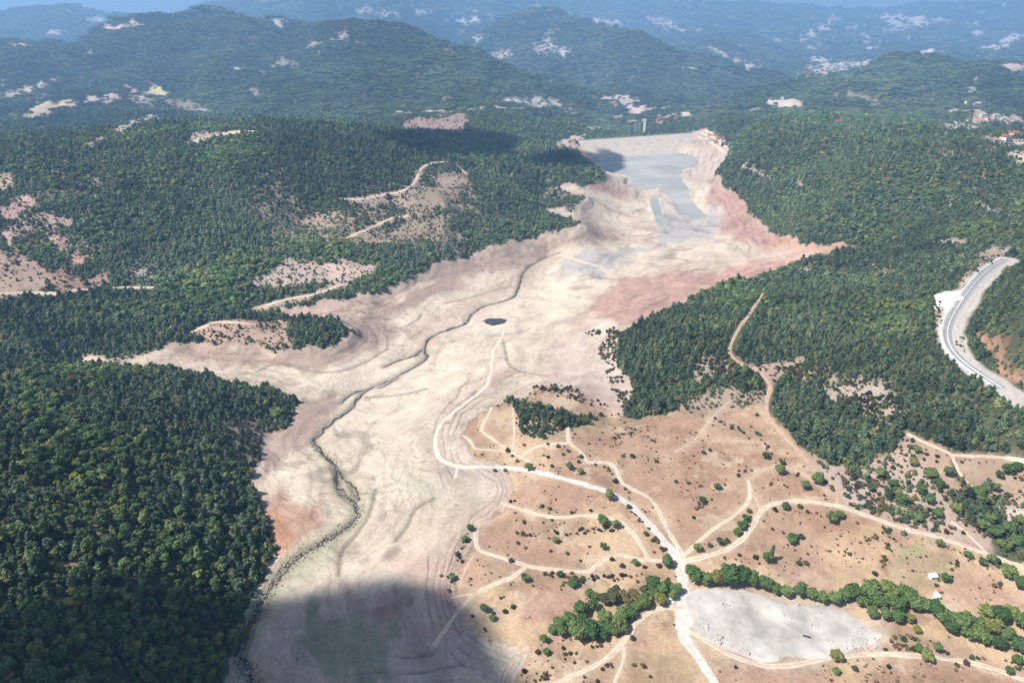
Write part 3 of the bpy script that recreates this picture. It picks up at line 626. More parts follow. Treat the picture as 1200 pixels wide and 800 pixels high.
def ground_material():
    m, t, b = nt('ground_soil', .95, .05)
    at = N(t, 'ShaderNodeAttribute', attribute_name='soil'); sa = N(t, 'ShaderNodeAttribute', attribute_name='sandy')
    g = N(t, 'ShaderNodeNewGeometry')
    def noise(scale, detail=5, rough=.6, dist=0.0):
        z_ = N(t, 'ShaderNodeTexNoise', Scale=scale, Detail=detail, Roughness=rough, Distortion=dist)
        t.links.new(g.outputs['Position'], z_.inputs['Vector']); return z_
    def rng(src, a, b_, c, d):
        r = N(t, 'ShaderNodeMapRange'); r.inputs['From Min'].default_value = a; r.inputs['From Max'].default_value = b_
        r.inputs['To Min'].default_value = c; r.inputs['To Max'].default_value = d
        t.links.new(src, r.inputs['Value']); return r.outputs[0]
    def math_(op, a, b_):
        k = N(t, 'ShaderNodeMath', operation=op)
        for i, v in enumerate((a, b_)):
            if isinstance(v, (int, float)): k.inputs[i].default_value = v
            else: t.links.new(v, k.inputs[i])
        return k.outputs[0]
    grit = noise(1.7, 4, .75); fine = noise(.55, 6, .7); coarse_n = noise(.035, 6, .65, .6)
    v = math_('MULTIPLY', rng(fine.outputs['Fac'], .3, .7, .78, 1.2), rng(coarse_n.outputs['Fac'], .3, .7, .86, 1.12))
    v = math_('MULTIPLY', v, rng(grit.outputs['Fac'], .32, .68, .84, 1.16))
    # drawdown lines: thin contour rings left by the falling water
    sp = N(t, 'ShaderNodeSeparateXYZ'); t.links.new(g.outputs['Position'], sp.inputs[0])
    warp = noise(.012, 4, .55)
    h = math_('ADD', math_('MULTIPLY', sp.outputs['Z'], 1.0), math_('MULTIPLY', warp.outputs['Fac'], 5.0))
    ring = math_('SINE', math_('MULTIPLY', h, 7.0), 0.0)
    gate = rng(noise(.02, 3).outputs['Fac'], .42, .58, 0, 1)
    ring = math_('MULTIPLY', math_('MULTIPLY', rng(ring, .7, 1, 0, .15), gate), sa.outputs['Fac'])
    crack = noise(.028, 8, .7, 1.0)
    vein = math_('ABSOLUTE', math_('SUBTRACT', crack.outputs['Fac'], .5), 0.0)
    vein = math_('MULTIPLY', math_('MULTIPLY', rng(vein, 0.0, .012, .13, 0), rng(noise(.015, 3).outputs['Fac'], .5, .62, 0, 1)), sa.outputs['Fac'])
    v = math_('MULTIPLY', v, math_('SUBTRACT', math_('SUBTRACT', 1.0, ring), vein))
    mx = N(t, 'ShaderNodeVectorMath', operation='SCALE')
    t.links.new(at.outputs['Color'], mx.inputs[0]); t.links.new(v, mx.inputs['Scale'])
    t.links.new(mx.outputs[0], b.inputs['Base Color'])
    bp = N(t, 'ShaderNodeBump'); bp.inputs['Distance'].default_value = 1.2; bp.inputs['Strength'].default_value = .55
    hsum = math_('ADD', math_('MULTIPLY', coarse_n.outputs['Fac'], 2.2), math_('MULTIPLY', fine.outputs['Fac'], .35))
    hsum = math_('SUBTRACT', hsum, math_('MULTIPLY', math_('ADD', ring, vein), 1.2))
    t.links.new(hsum, bp.inputs['Height']); t.links.new(bp.outputs[0], b.inputs['Normal'])
    return m
M = {}
M['ground'] = ground_material()
def track_material(name, c, mid_c, edge_c):
    m = solid(name, c, .95, .3, .22); t = m.node_tree; b = t.nodes['Principled BSDF']
    src = b.inputs['Base Color'].links[0].from_socket
    at = N(t, 'ShaderNodeAttribute', attribute_name='side'); ab = N(t, 'ShaderNodeMath', operation='ABSOLUTE'); t.links.new(at.outputs['Fac'], ab.inputs[0])
    g = N(t, 'ShaderNodeNewGeometry'); nz = N(t, 'ShaderNodeTexNoise', Scale=.22, Detail=5, Roughness=.7); t.links.new(g.outputs['Position'], nz.inputs['Vector'])
    ad = N(t, 'ShaderNodeMath', operation='MULTIPLY_ADD'); ad.inputs[1].default_value = .5; t.links.new(nz.outputs['Fac'], ad.inputs[0]); t.links.new(ab.outputs[0], ad.inputs[2])
    cur = src
    for lo, hi, a, z_, col in ((.26, .42, .75, 0, mid_c), (.60, .78, 0, .85, edge_c)):
        r = N(t, 'ShaderNodeMapRange', interpolation_type='SMOOTHSTEP'); r.inputs['From Min'].default_value = lo; r.inputs['From Max'].default_value = hi; r.inputs['To Min'].default_value = a; r.inputs['To Max'].default_value = z_
        t.links.new(ad.outputs[0], r.inputs['Value'])
        mx = N(t, 'ShaderNodeMix', data_type='RGBA'); mx.inputs[7].default_value = (*col, 1)
        t.links.new(r.outputs[0], mx.inputs[0]); t.links.new(cur, mx.inputs[6]); cur = mx.outputs[2]
    t.links.new(cur, b.inputs['Base Color'])
    return m
M['white'] = track_material('crushed_limestone', (.54,.48,.42), (.50,.43,.36), (.44,.33,.24))
M['pale'] = track_material('pale_dirt', (.55,.44,.335), (.42,.30,.205), (.41,.285,.19))
M['red'] = track_material('red_dirt', (.44,.29,.205), (.36,.24,.16), (.25,.18,.12))
M['path'] = track_material('worn_grass_path', (.46,.335,.235), (.40,.28,.19), (.38,.26,.175))
M['floor'] = track_material('packed_silt', (.58,.49,.39), (.54,.45,.355), (.52,.43,.335))
M['yard'] = solid('quarry_gravel', (.43,.395,.35), .95, .07, .32, bump=.6, detail=8)
M['pad'] = solid('white_gravel', (.62,.59,.55), .95, .2, .12, bump=.3)
M['asphalt'] = solid('asphalt', (.27,.265,.26), .9, .3, .2)
M['shoulder'] = solid('gravel_shoulder', (.43,.39,.345), .95, .25, .2)
M['paint'] = solid('road_paint', (.75,.75,.72), .7, 1, .05)
M['concrete'] = solid('concrete', (.52,.50,.47), .85, .5, .15)
M['mud'] = solid('wet_stream_mud', (.07,.058,.045), .5, .3, .5, spec=.4)
M['stone'] = solid('river_stone', (.56,.53,.47), .9, 1.5, .4)
M['bark'] = solid('bark', (.10,.075,.055), .95, 2, .3)
M['darkmetal'] = solid('dark_metal', (.06,.06,.065), .6, 2, .2, .4)
M['steel'] = solid('galvanised_steel', (.45,.46,.47), .5, 2, .1, .5)
def water_material(name, c):
    m, t, b = nt(name, .55, .15)
    b.inputs['Base Color'].default_value = (*c, 1)
    g = N(t, 'ShaderNodeNewGeometry'); nz = N(t, 'ShaderNodeTexNoise', Scale=.25, Detail=4)
    t.links.new(g.outputs['Position'], nz.inputs['Vector'])
    bp = N(t, 'ShaderNodeBump'); bp.inputs['Distance'].default_value = .15; bp.inputs['Strength'].default_value = .3
    t.links.new(nz.outputs['Fac'], bp.inputs['Height']); t.links.new(bp.outputs[0], b.inputs['Normal'])
    n2 = N(t, 'ShaderNodeTexNoise', Scale=.012, Detail=5); mp = N(t, 'ShaderNodeMapping'); mp.inputs['Scale'].default_value = (.9, 1.2, 1)
    t.links.new(g.outputs['Position'], mp.inputs[0]); t.links.new(mp.outputs[0], n2.inputs['Vector'])
    cr = N(t, 'ShaderNodeValToRGB'); cr.color_ramp.elements[0].position = .38; cr.color_ramp.elements[1].position = .65
    cr.color_ramp.elements[0].color = (*[v * .85 for v in c], 1); cr.color_ramp.elements[1].color = (*[min(.6, v * 1.15) for v in c], 1)
    t.links.new(n2.outputs['Fac'], cr.inputs[0]); t.links.new(cr.outputs[0], b.inputs['Base Color'])
    return m
M['water'] = water_material('silty_water', (.33,.325,.30))
M['channel_water'] = water_material('green_water', (.29,.31,.275))
M['pond'] = water_material('dark_pond_water', (.05,.055,.06))
def leaf_material(name, dark, light, var=1.0):
    m, t, b = nt(name, .75, .15)
    oi = N(t, 'ShaderNodeObjectInfo'); va = N(t, 'ShaderNodeAttribute', attribute_name='leaf')
    cr = N(t, 'ShaderNodeValToRGB')
    e = cr.color_ramp.elements
    e[0].color = (*[v * .8 for v in dark], 1); e[1].color = (light[0] * 1.3, light[1] * .9, light[2] * .85, 1)
    md = [(a + b) / 2 for a, b in zip(dark, light)]
    for p_, c_ in ((.12, dark), (.5, md), (.84, light), (.93, (light[0] * 1.35, light[1] * 1.12, light[2] * .9))):
        k_ = e.new(p_); k_.color = (*c_, 1)
    t.links.new(oi.outputs['Random'], cr.inputs[0])
    mx = N(t, 'ShaderNodeVectorMath', operation='SCALE')
    to = N(t, 'ShaderNodeAttribute', attribute_name='tone', attribute_type='INSTANCER')
    ad = N(t, 'ShaderNodeMath', operation='ADD'); ad.inputs[1].default_value = 1.0; t.links.new(to.outputs['Fac'], ad.inputs[0])
    mu = N(t, 'ShaderNodeMath', operation='MULTIPLY'); t.links.new(ad.outputs[0], mu.inputs[0]); t.links.new(va.outputs['Fac'], mu.inputs[1])
    t.links.new(cr.outputs[0], mx.inputs[0]); t.links.new(mu.outputs[0], mx.inputs['Scale'])
    t.links.new(mx.outputs[0], b.inputs['Base Color'])
    tr = N(t, 'ShaderNodeBsdfTranslucent'); ms = N(t, 'ShaderNodeMixShader'); ms.inputs[0].default_value = .22
    t.links.new(mx.outputs[0], tr.inputs['Color'])
    t.links.new(b.outputs[0], ms.inputs[1]); t.links.new(tr.outputs[0], ms.inputs[2])
    t.links.new(ms.outputs[0], t.nodes['Material Output'].inputs['Surface'])
    return m
M['needles'] = leaf_material('pine_needles', (.066,.103,.062), (.140,.180,.092))
M['leaves'] = leaf_material('broad_leaves', (.074,.126,.050), (.158,.212,.075))
M['grove'] = leaf_material('grove_leaves', (.075,.135,.045), (.165,.225,.075))
M['olive'] = leaf_material('dull_olive_leaves', (.10,.11,.05), (.15,.15,.07))
M['scrub'] = leaf_material('scrub_leaves', (.042,.06,.028), (.085,.105,.045))
M['dry'] = leaf_material('dry_scrub_twigs', (.12,.08,.05), (.2,.14,.08))
M['farwood'] = leaf_material('far_wood', (.064,.10,.062), (.118,.155,.084))

# ------------------------------------------------------------------ terrain sheet
idx = np.arange(NV * NU).reshape(NV, NU)
Q = np.stack([idx[:-1, :-1], idx[:-1, 1:], idx[1:, 1:], idx[1:, :-1]], -1).reshape(-1, 4)
me = quad_mesh('terrain', np.stack([GX, GY, ZG], -1).reshape(-1, 3), Q, M['ground'])
ca = me.color_attributes.new('soil', 'FLOAT_COLOR', 'POINT')
ca.data.foreach_set('color', np.concatenate([colr, np.ones(GX.shape + (1,))], -1).astype(np.float32).ravel())
fa = me.attributes.new('sandy', 'FLOAT', 'POINT'); fa.data.foreach_set('value', sandy.astype(np.float32).ravel())
me.shade_smooth()
tag(link('terrain', me), 'bare valley ground with drained pool bed, dry meadow and wooded hills', kind='structure')

# ------------------------------------------------------------------ strips and sheets on the ground
def strip(name, C, width, mat, lift, label, cols=5, ragged=.12, offset=0.0, flat=None, kind='structure'):
    C = np.asarray(C); d = np.gradient(C[:, :2], axis=0); d /= np.linalg.norm(d, axis=1)[:, None] + 1e-9
    nrm = np.stack([-d[:, 1], d[:, 0]], 1)
    width = np.broadcast_to(width, (len(C),)).astype(float)
    s = np.linspace(-.5, .5, cols)
    jl = 1 + ragged * fbm(C[:, 0] / 5, C[:, 1] / 5, 3) * 2; jr = 1 + ragged * fbm(C[:, 0] / 5 + 70, C[:, 1] / 5, 3) * 2
    wS = np.where(s[None, :] < 0, jl[:, None], jr[:, None]) * width[:, None]
    X = C[:, 0:1] + nrm[:, 0:1] * (s[None, :] * wS + offset); Y_ = C[:, 1:2] + nrm[:, 1:2] * (s[None, :] * wS + offset)
    if flat is None:
        Zs = zat(X.ravel(), Y_.ravel()).reshape(X.shape)
        lf = lift * (1 + Y_ / 1500)
        Zs = Zs + np.where(np.abs(s)[None, :] > .49, -.02, lf)
    else: Zs = np.repeat((C[:, 2] + flat)[:, None], cols, 1)
    k = np.arange(len(C) * cols).reshape(len(C), cols)
    Qs = np.stack([k[:-1, :-1], k[1:, :-1], k[1:, 1:], k[:-1, 1:]], -1).reshape(-1, 4)[:, ::-1]
    m_ = quad_mesh(name, np.stack([X, Y_, Zs], -1).reshape(-1, 3), Qs, mat)
    at_ = m_.attributes.new('side', 'FLOAT', 'POINT'); at_.data.foreach_set('value', np.tile(s, len(C)).astype(np.float32))
    m_.shade_smooth()
    return tag(link(name, m_), label, kind=kind)
NAMES = {'main_track':'dirt_road','east_road':'dirt_road','village_road':'country_road','wood_road':'country_road','valley_road':'country_road'}
for (nm, lb, P, wd, ck), (C, wv) in zip(TRACKS, track_ground.values()):
    strip(NAMES.get(nm, 'footpath' if nm == 'path' else 'dirt_track'), C, wv * 1.12 * (1 + .22 * fbm(C[:, 0] / 22, C[:, 1] / 22, 2)), M[ck], .10, lb, cols=7, ragged=.22)
SL = {'main':'dark muddy stream winding along the pool floor', 'braid':'short dark stream braid leaving the main channel', 'braid2':'dark muddy braid doubling the main stream at its bend', 'braid3':'thin dark stream braid on the pale silt', 'side':'thin side gully joining the stream above its stony bend'}
for k_, (C, wv) in stream_ground.items():
    C = C.copy(); C[:, 0] += fbm(C[:, 0] / 7, C[:, 1] / 7, 3) * 3.2; C[:, 1] += fbm(C[:, 0] / 7 + 30, C[:, 1] / 7, 3) * 3.2
    strip('stream', C, np.interp(C[:, 1], [420, 850], [1.0, .55]) * wv * (1 + .7 * fbm(C[:, 0] / 12, C[:, 1] / 12, 2)), M['mud'], .10, SL[k_], ragged=.35, cols=5)
def sheet(name, P, z, mat, label, jit=0.0, step=4):
    C = cast(densify(P, step, True))
    if z is not None:
        R = rays(densify(P, step, True)); t_ = (z - CAM_H) / R[:, 2]
        C = R * t_[:, None]; C[:, 2] = z
    C[:, 0] += fbm(C[:, 0] / 18, C[:, 1] / 18, 3) * jit; C[:, 1] += fbm(C[:, 0] / 18 + 50, C[:, 1] / 18, 3) * jit
    bm = bmesh.new()
    f = bm.faces.new([bm.verts.new((float(x), float(y), float(zz))) for x, y, zz in C])
    bmesh.ops.triangulate(bm, faces=[f])
    m_ = bpy.data.meshes.new(name); bm.to_mesh(m_); bm.free()
    m_.materials.append(mat)
    o = tag(link(name, m_), label, kind='structure')
    return o
sheet('gravel_yard', YARD, None, M['yard'], 'pale grey gravel yard of dumped quarry spoil beside the green grove', 5)
# the sheet above is replaced by a draped grid so that it follows the ground
def drape(obj, lift=.14, cell=3.0):
    me_ = obj.data; co = np.array([v.co[:] for v in me_.vertices]); pr = co[:, :2]
    x0, y0 = pr.min(0) - 1; x1, y1 = pr.max(0) + 1
    gx, gy = np.meshgrid(np.arange(x0, x1 + cell, cell), np.arange(y0, y1 + cell, cell))
    ins = np.zeros(gx.shape, bool); k = len(pr)
    for i in range(k):
        a, b = pr[i], pr[(i + 1) % k]
        if a[1] != b[1]:
            c = (a[1] > gy) != (b[1] > gy); ins ^= c & (gx < (b[0] - a[0]) * (gy - a[1]) / (b[1] - a[1]) + a[0])
    d = seg_dist(gx.ravel(), gy.ravel(), np.vstack([pr, pr[:1]])).reshape(gx.shape)
    sd = np.where(ins, d, -d)
    rough = fbm(gx / 9, gy / 9, 4) * .9 + np.maximum(0, fbm(gx / 14 + 9, gy / 14, 3)) * 2.2
    z = zat(gx.ravel(), gy.ravel()).reshape(gx.shape) + np.clip(sd / 2.5, -1, 1) * (lift + .35) + np.clip(sd / 6, 0, 1) * np.maximum(rough, -.3) * .6
    ids = np.arange(gx.size).reshape(gx.shape)
    q = np.stack([ids[:-1, :-1], ids[:-1, 1:], ids[1:, 1:], ids[1:, :-1]], -1).reshape(-1, 4)
    keep = (sd.ravel()[q] > -cell).any(1)
    m_ = quad_mesh(obj.name, np.stack([gx, gy, z], -1).reshape(-1, 3), q[keep], me_.materials[0]); m_.shade_smooth()
    obj.data = m_
drape([o for o in COL.objects if o.name == 'gravel_yard'][0], cell=1.6)
drape(sheet('gravel_pad', PAD, None, M['pad'], 'bright white gravel pad bulging out beside the highway', .6), cell=2.0)

# water left in the pool
sheet('reservoir_water', grow(LAKE, 1.10), LAKE_Z, M['water'], 'grey silty remnant of water below the dam face', 2)
sheet('channel_water', grow(CHAN, 1.25), CHAN_Z, M['channel_water'], 'green water standing in a narrow channel on the pool floor', 1)
PONDP = [(565,376),(572,373),(588,373),(595,375),(590,379),(577,380)]
PC = cast(PONDP)
sheet('pond', PONDP, float(PC[:, 2].max()) + .15, M['pond'], 'small dark pond on the pale pool floor', .5)

# ------------------------------------------------------------------ vegetation shapes
def ico(sub):
    bm = bmesh.new(); bmesh.ops.create_icosphere(bm, subdivisions=sub, radius=1)
    v = np.array([x.co[:] for x in bm.verts]); f = [[y.index for y in x.verts] for x in bm.faces]; bm.free()
    return v, f
ICO1, ICO2 = ico(1), ico(2)
def crown_geo(lobes, nleaf, size, seed, core=ICO2, core_k=.84):
    r = np.random.default_rng(seed); V = []; F = []; L = []
    for (cx, cy, cz, rx, ry, rz) in lobes:
        b = len(V); jv = r.uniform(.78, 1.12, len(core[0]))[:, None]
        tone = r.uniform(.8, 1.15)
        for p in core[0] * jv * core_k * np.array([rx, ry, rz]) + np.array([cx, cy, cz]): V.append(p)
        F += [[b + i for i in f] for f in core[1]]; L += list(r.uniform(.8, 1.15, len(core[0])) * tone)
    wts = np.array([l[3] * l[4] for l in lobes]) ** 1.0; wts /= wts.sum()
    for k in range(nleaf):
        l = lobes[r.choice(len(lobes), p=wts)]
        d = r.normal(size=3); d /= np.linalg.norm(d); d[2] = d[2] if d[2] > -.55 else -d[2]
        c = np.array(l[:3]) + d * np.array(l[3:]) * r.uniform(.82, 1.14)
        nn = d + r.normal(size=3) * .55; nn /= np.linalg.norm(nn)
        a = np.cross(nn, r.normal(size=3)); a /= np.linalg.norm(a); bb = np.cross(nn, a)
        s = size * r.uniform(.6, 1.3); b = len(V); fold = nn * s * .35
        V += [c - a * s, c - bb * s * .8 - fold, c + a * s, c + bb * s * .8 - fold]
        F.append([b, b + 1, b + 2]); F.append([b, b + 2, b + 3]); L += [r.uniform(.65, 1.4)] * 4
    return np.array(V), F, L
def trunk_geo(h, r0, limbs, seed):
    r = np.random.default_rng(seed); V = []; F = []
    def tube(p, q, a, b, n_=6):
        p, q = np.array(p, float), np.array(q, float); d = q - p; d /= np.linalg.norm(d)
        x = np.cross(d, (0.3, 1, .2)); x /= np.linalg.norm(x); y = np.cross(d, x); k = len(V)
        for c, rad in ((p, a), (q, b)):
            for i in range(n_):
                t_ = 2 * math.pi * i / n_; V.append(c + (x * math.cos(t_) + y * math.sin(t_)) * rad)
        for i in range(n_): F.append([k + i, k + (i + 1) % n_, k + n_ + (i + 1) % n_, k + n_ + i])
        F.append([k + n_ + i for i in range(n_)])
    tube((0, 0, -.6), (0, 0, h * .35), r0 * 1.15, r0 * .8); tube((0, 0, h * .34), (.05 * h * r.uniform(-1, 1), .05 * h * r.uniform(-1, 1), h), r0 * .8, r0 * .25)
    for k in range(limbs):
        a = r.uniform(0, 6.28); z = h * r.uniform(.35, .7)
        tube((0, 0, z), (math.cos(a) * h * .28, math.sin(a) * h * .28, z + h * .2), r0 * .4, r0 * .12, 4)
    return V, F
def leaf_mesh(name, geo, mat):
    V, F, L = geo
    m_ = mesh(name, V, F, mat)
    at = m_.attributes.new('leaf', 'FLOAT', 'POINT'); at.data.foreach_set('value', np.array(L, np.float32))
    return m_
def pine_lobes(seed, h=8.5, r0=2.3):
    r = np.random.default_rng(seed); out = []
    for k, f in enumerate(np.linspace(.30, .93, 5)):
        rr = r0 * (1.0 - .62 * f ** 1.6) * r.uniform(.88, 1.15)
        out.append((r.normal() * .22, r.normal() * .22, h * f, rr, rr, h * .13))
    for k in range(3):
        a = r.uniform(0, 6.28); f = r.uniform(.35, .6)
        out.append((math.cos(a) * r0 * .55, math.sin(a) * r0 * .55, h * f, r0 * .42, r0 * .42, h * .1))
    return out
def round_lobes(seed, h=8.0, r0=2.7, nl=7):
    r = np.random.default_rng(seed); out = [(0, 0, h * .62, r0 * .72, r0 * .72, h * .27)]
    for k in range(nl):
        a = 6.28 * k / nl + r.uniform(-.4, .4); q = r0 * r.uniform(.42, .66)
        out.append((math.cos(a) * q, math.sin(a) * q, h * r.uniform(.42, .80), r0 * r.uniform(.36, .52), r0 * r.uniform(.36, .52), h * r.uniform(.13, .19)))
    return out
def poplar_lobes(seed, h=14, r0=1.5):
    r = np.random.default_rng(seed)
    return [(r.normal() * .15, r.normal() * .15, h * f, r0 * (1.15 - .75 * abs(f - .45) * 1.3), r0 * (1.15 - .75 * abs(f - .45) * 1.3), h * .11) for f in np.linspace(.18, .93, 8)]
def bush_lobes(seed, r0=1.6):
    r = np.random.default_rng(seed); out = [(0, 0, r0 * .7, r0 * .7, r0 * .7, r0 * .65)]
    for k in range(5):
        a = 1.26 * k + r.uniform(-.4, .4); q = r0 * .55
        out.append((math.cos(a) * q, math.sin(a) * q, r0 * r.uniform(.45, 1.0), r0 * .45, r0 * .45, r0 * .42))
    return out
T = {}
for k in range(4): T['pine', k] = (leaf_mesh('pine_crown', crown_geo(pine_lobes(10 + k, 6.2 + .5 * k, 2.35 + .1 * k), 150, .62, 20 + k), M['needles']), mesh('pine_trunk', *trunk_geo(5.2, .18, 3, k), M['bark']), 2.3)
for k in range(3): T['oak', k] = (leaf_mesh('oak_crown', crown_geo(round_lobes(30 + k, 7.2, 2.6), 220, .6, 40 + k), M['leaves']), mesh('oak_trunk', *trunk_geo(5, .22, 4, 7 + k), M['bark']), 2.6)
for k in range(4): T['grove', k] = (leaf_mesh('grove_crown', crown_geo(round_lobes(50 + k, 9.0, 3.6, 10), 620, .55, 60 + k), M['grove']), mesh('grove_trunk', *trunk_geo(6, .28, 5, 17 + k), M['bark']), 3.6)
T['dull', 0] = (leaf_mesh('dull_crown', crown_geo(round_lobes(70, 7.5, 3.2, 9), 520, .5, 71), M['olive']), mesh('dull_trunk', *trunk_geo(5, .25, 5, 27), M['bark']), 3.2)
T['poplar', 0] = (leaf_mesh('poplar_crown', crown_geo(poplar_lobes(80), 420, .45, 81), M['leaves']), mesh('poplar_trunk', *trunk_geo(11, .22, 3, 37), M['bark']), 1.5)
for k in range(3): T['bush', k] = (leaf_mesh('bush_crown', crown_geo(bush_lobes(90 + k), 130, .34, 95 + k, ICO1), M['scrub']), mesh('bush_stem', *trunk_geo(1.0, .09, 3, 47 + k), M['bark']), 1.6)
T['drybush', 0] = (leaf_mesh('dry_crown', crown_geo(bush_lobes(98), 110, .34, 99, ICO1), M['dry']), T['bush', 0][1], 1.6)

# ------------------------------------------------------------------ forests: instanced cover
def source(name, items):
    """an unlinked collection of whole plants for the cover objects"""
    c = bpy.data.collections.new(name)
    for i, (geo, mat, tr) in enumerate(items):
        V, F, L = geo; V = list(V); F = list(F); L = list(L); nf = len(F)
        if tr is not None:
            b = len(V); V += list(tr[0]); F += [[b + j for j in f] for f in tr[1]]; L += [1.0] * len(tr[0])
        m_ = mesh('cover_plant', V, F, mat); m_.materials.append(M['bark'])
        pi = np.zeros(len(F), np.int32); pi[nf:] = 1; m_.polygons.foreach_set('material_index', pi)
        at = m_.attributes.new('leaf', 'FLOAT', 'POINT'); at.data.foreach_set('value', np.array(L, np.float32))
        c.objects.link(bpy.data.objects.new(f'plant_{i:02d}', m_))
    return c
def patch_geo(seed, ncrown=15, R=15.0):
    r = np.random.default_rng(seed); V = []; F = []; L = []
    for k in range(ncrown):
        a = 2.4 * k; q = R * math.sqrt((k + .5) / ncrown)
        x, y = math.cos(a) * q + r.normal() * 1.2, math.sin(a) * q + r.normal() * 1.2
        s = r.uniform(2.4, 4.4); h = r.uniform(5, 11); b = len(V); tone = r.uniform(.75, 1.25)
        jv = r.uniform(.7, 1.2, len(ICO1[0]))[:, None]
        V += list(ICO1[0] * jv * np.array([s, s, h * .55]) + np.array([x, y, h * .5])); F += [[b + i for i in f] for f in ICO1[1]]; L += [tone] * len(ICO1[0])
    return V, F, L
def tr_simple(h, r0): return trunk_geo(h, r0, 0, 1)
SRC_NEAR = source('cover_near', [(crown_geo(pine_lobes(110 + k, 6.0 + .5 * k, 2.4), 110, .66, 120 + k, ICO1), M['needles'], tr_simple(4, .17)) for k in range(5)] +
                  [(crown_geo(round_lobes(130 + k, 7, 2.6, 6), 150, .62, 140 + k, ICO1), M['leaves'], tr_simple(4, .2)) for k in range(3)])
SRC_MID = source('cover_mid', [(crown_geo(pine_lobes(150 + k, 5.0 + .35 * k, 2.6)[::2], 50, .95, 160 + k, ICO1, .95), M['needles'], None) for k in range(5)] +
                 [(crown_geo(round_lobes(170 + k, 5.4, 2.8, 4), 60, .9, 180 + k, ICO1, .95), M['leaves'], None) for k in range(3)])
SRC_FAR = source('cover_far', [(patch_geo(200 + k), M['farwood'], None) for k in range(6)])
SRC_BUSH = source('cover_bush', [(crown_geo(bush_lobes(210 + k), 45, .45, 215 + k, ICO1), M['scrub'], None) for k in range(3)] + [(crown_geo(bush_lobes(220 + k), 45, .4, 225 + k, ICO1), M['dry'], None) for k in range(2)])
def cover_tree(coll):
    g = bpy.data.node_groups.new('cover_' + coll.name, 'GeometryNodeTree')
    g.interface.new_socket('Geometry', in_out='INPUT', socket_type='NodeSocketGeometry'); g.interface.new_socket('Geometry', in_out='OUTPUT', socket_type='NodeSocketGeometry')
    gi = g.nodes.new('NodeGroupInput'); go = g.nodes.new('NodeGroupOutput')
    ip = g.nodes.new('GeometryNodeInstanceOnPoints'); ci = g.nodes.new('GeometryNodeCollectionInfo')
    ci.inputs['Collection'].default_value = coll; ci.inputs['Separate Children'].default_value = True; ci.inputs['Reset Children'].default_value = True
    def named(nm, ty):
        a = g.nodes.new('GeometryNodeInputNamedAttribute'); a.data_type = ty; a.inputs['Name'].default_value = nm
        return a.outputs['Attribute']
    ip.inputs['Pick Instance'].default_value = True
    g.links.new(gi.outputs[0], ip.inputs['Points']); g.links.new(ci.outputs[0], ip.inputs['Instance'])
    g.links.new(named('pick', 'INT'), ip.inputs['Instance Index']); g.links.new(named('turn', 'FLOAT_VECTOR'), ip.inputs['Rotation']); g.links.new(named('size', 'FLOAT_VECTOR'), ip.inputs['Scale'])
    g.links.new(ip.outputs[0], go.inputs[0])
    return g
GN = {c.name: cover_tree(c) for c in (SRC_NEAR, SRC_MID, SRC_FAR, SRC_BUSH)}
def cover_object(name, label, coll, P, pick, size, cat='forest'):
    m_ = bpy.data.meshes.new(name); k = len(P)
    m_.vertices.add(k); m_.vertices.foreach_set('co', P.astype(np.float32).ravel())
    a = m_.attributes.new('pick', 'INT', 'POINT'); a.data.foreach_set('value', pick.astype(np.int32))
    t_ = np.zeros((k, 3), np.float32); t_[:, 2] = RNG.uniform(0, 6.28, k)
    a = m_.attributes.new('turn', 'FLOAT_VECTOR', 'POINT'); a.data.foreach_set('vector', t_.ravel())
    sz = np.repeat(size[:, None], 3, 1) * np.stack([np.ones(k), np.ones(k), RNG.uniform(.75, 1.08, k)], 1)
    a = m_.attributes.new('size', 'FLOAT_VECTOR', 'POINT'); a.data.foreach_set('vector', sz.astype(np.float32).ravel())
    d_ = np.clip(P[:, 1] / 1000, 1, 5)
    tone = .42 * fbm(P[:, 0] / (60 * d_) + 3, P[:, 1] / (60 * d_), 4, .6) + .34 * fbm(P[:, 0] / 300, P[:, 1] / 300 + 8, 3) + RNG.normal(0, .16, k)
    a = m_.attributes.new('tone', 'FLOAT', 'POINT'); a.data.foreach_set('value', np.clip(tone * 1.3 + (.14 if coll.name == 'cover_mid' else 0), -.55, .8).astype(np.float32))
    o = tag(link(name, m_), label, cat, kind='stuff')
    o.modifiers.new('cover', 'NODES').node_group = GN[coll.name]
    return o
# grove belts, scrub and copse inside the meadow
COPSE = [(586,470),(598,467),(640,478),(680,487),(704,490),(690,496),(662,503),(640,513),(622,517),(612,507),(604,497),(601,479)]
mc = poly_mask(COPSE, GU, GW, .004, .003)
cover[:] = np.maximum(cover, mc * .95); cover[:] = np.where(poly_mask([(612,505),(622,492),(660,494),(670,500),(640,513),(622,517)], GU, GW, .004, .003) > .5, cover * .8, cover)
def sample(g, x, y): return bil(g, np.interp(y, Y, ROWI), (x / y - U[0]) / (U[1] - U[0]))
def scatter(y0, y1, sp, umax=1.0):
    ys = np.arange(y0, y1, sp); xs = np.arange(-umax * y1, umax * y1, sp)
    x, y = np.meshgrid(xs, ys); x = x + (np.arange(len(ys)) % 2 * sp / 2)[:, None]
    x = (x + RNG.uniform(-.62, .62, x.shape) * sp).ravel(); y = (y + RNG.uniform(-.62, .62, y.shape) * sp).ravel()
    s = (np.abs(x / np.maximum(y, 1)) < umax) & (y > y0) & (y < y1)
    x, y = x[s], y[s]
    c = sample(cover, x, y)
    patchy = .5 + .5 * fbm(x / 11, y / 11, 3)
    s = (c > .06) & ((RNG.random(len(x)) * .5 + patchy * .5) < c * 1.02 + np.where(c > .9, .5, 0))
    x, y, c = x[s], y[s], c[s]
    return x, y, zat(x, y), c
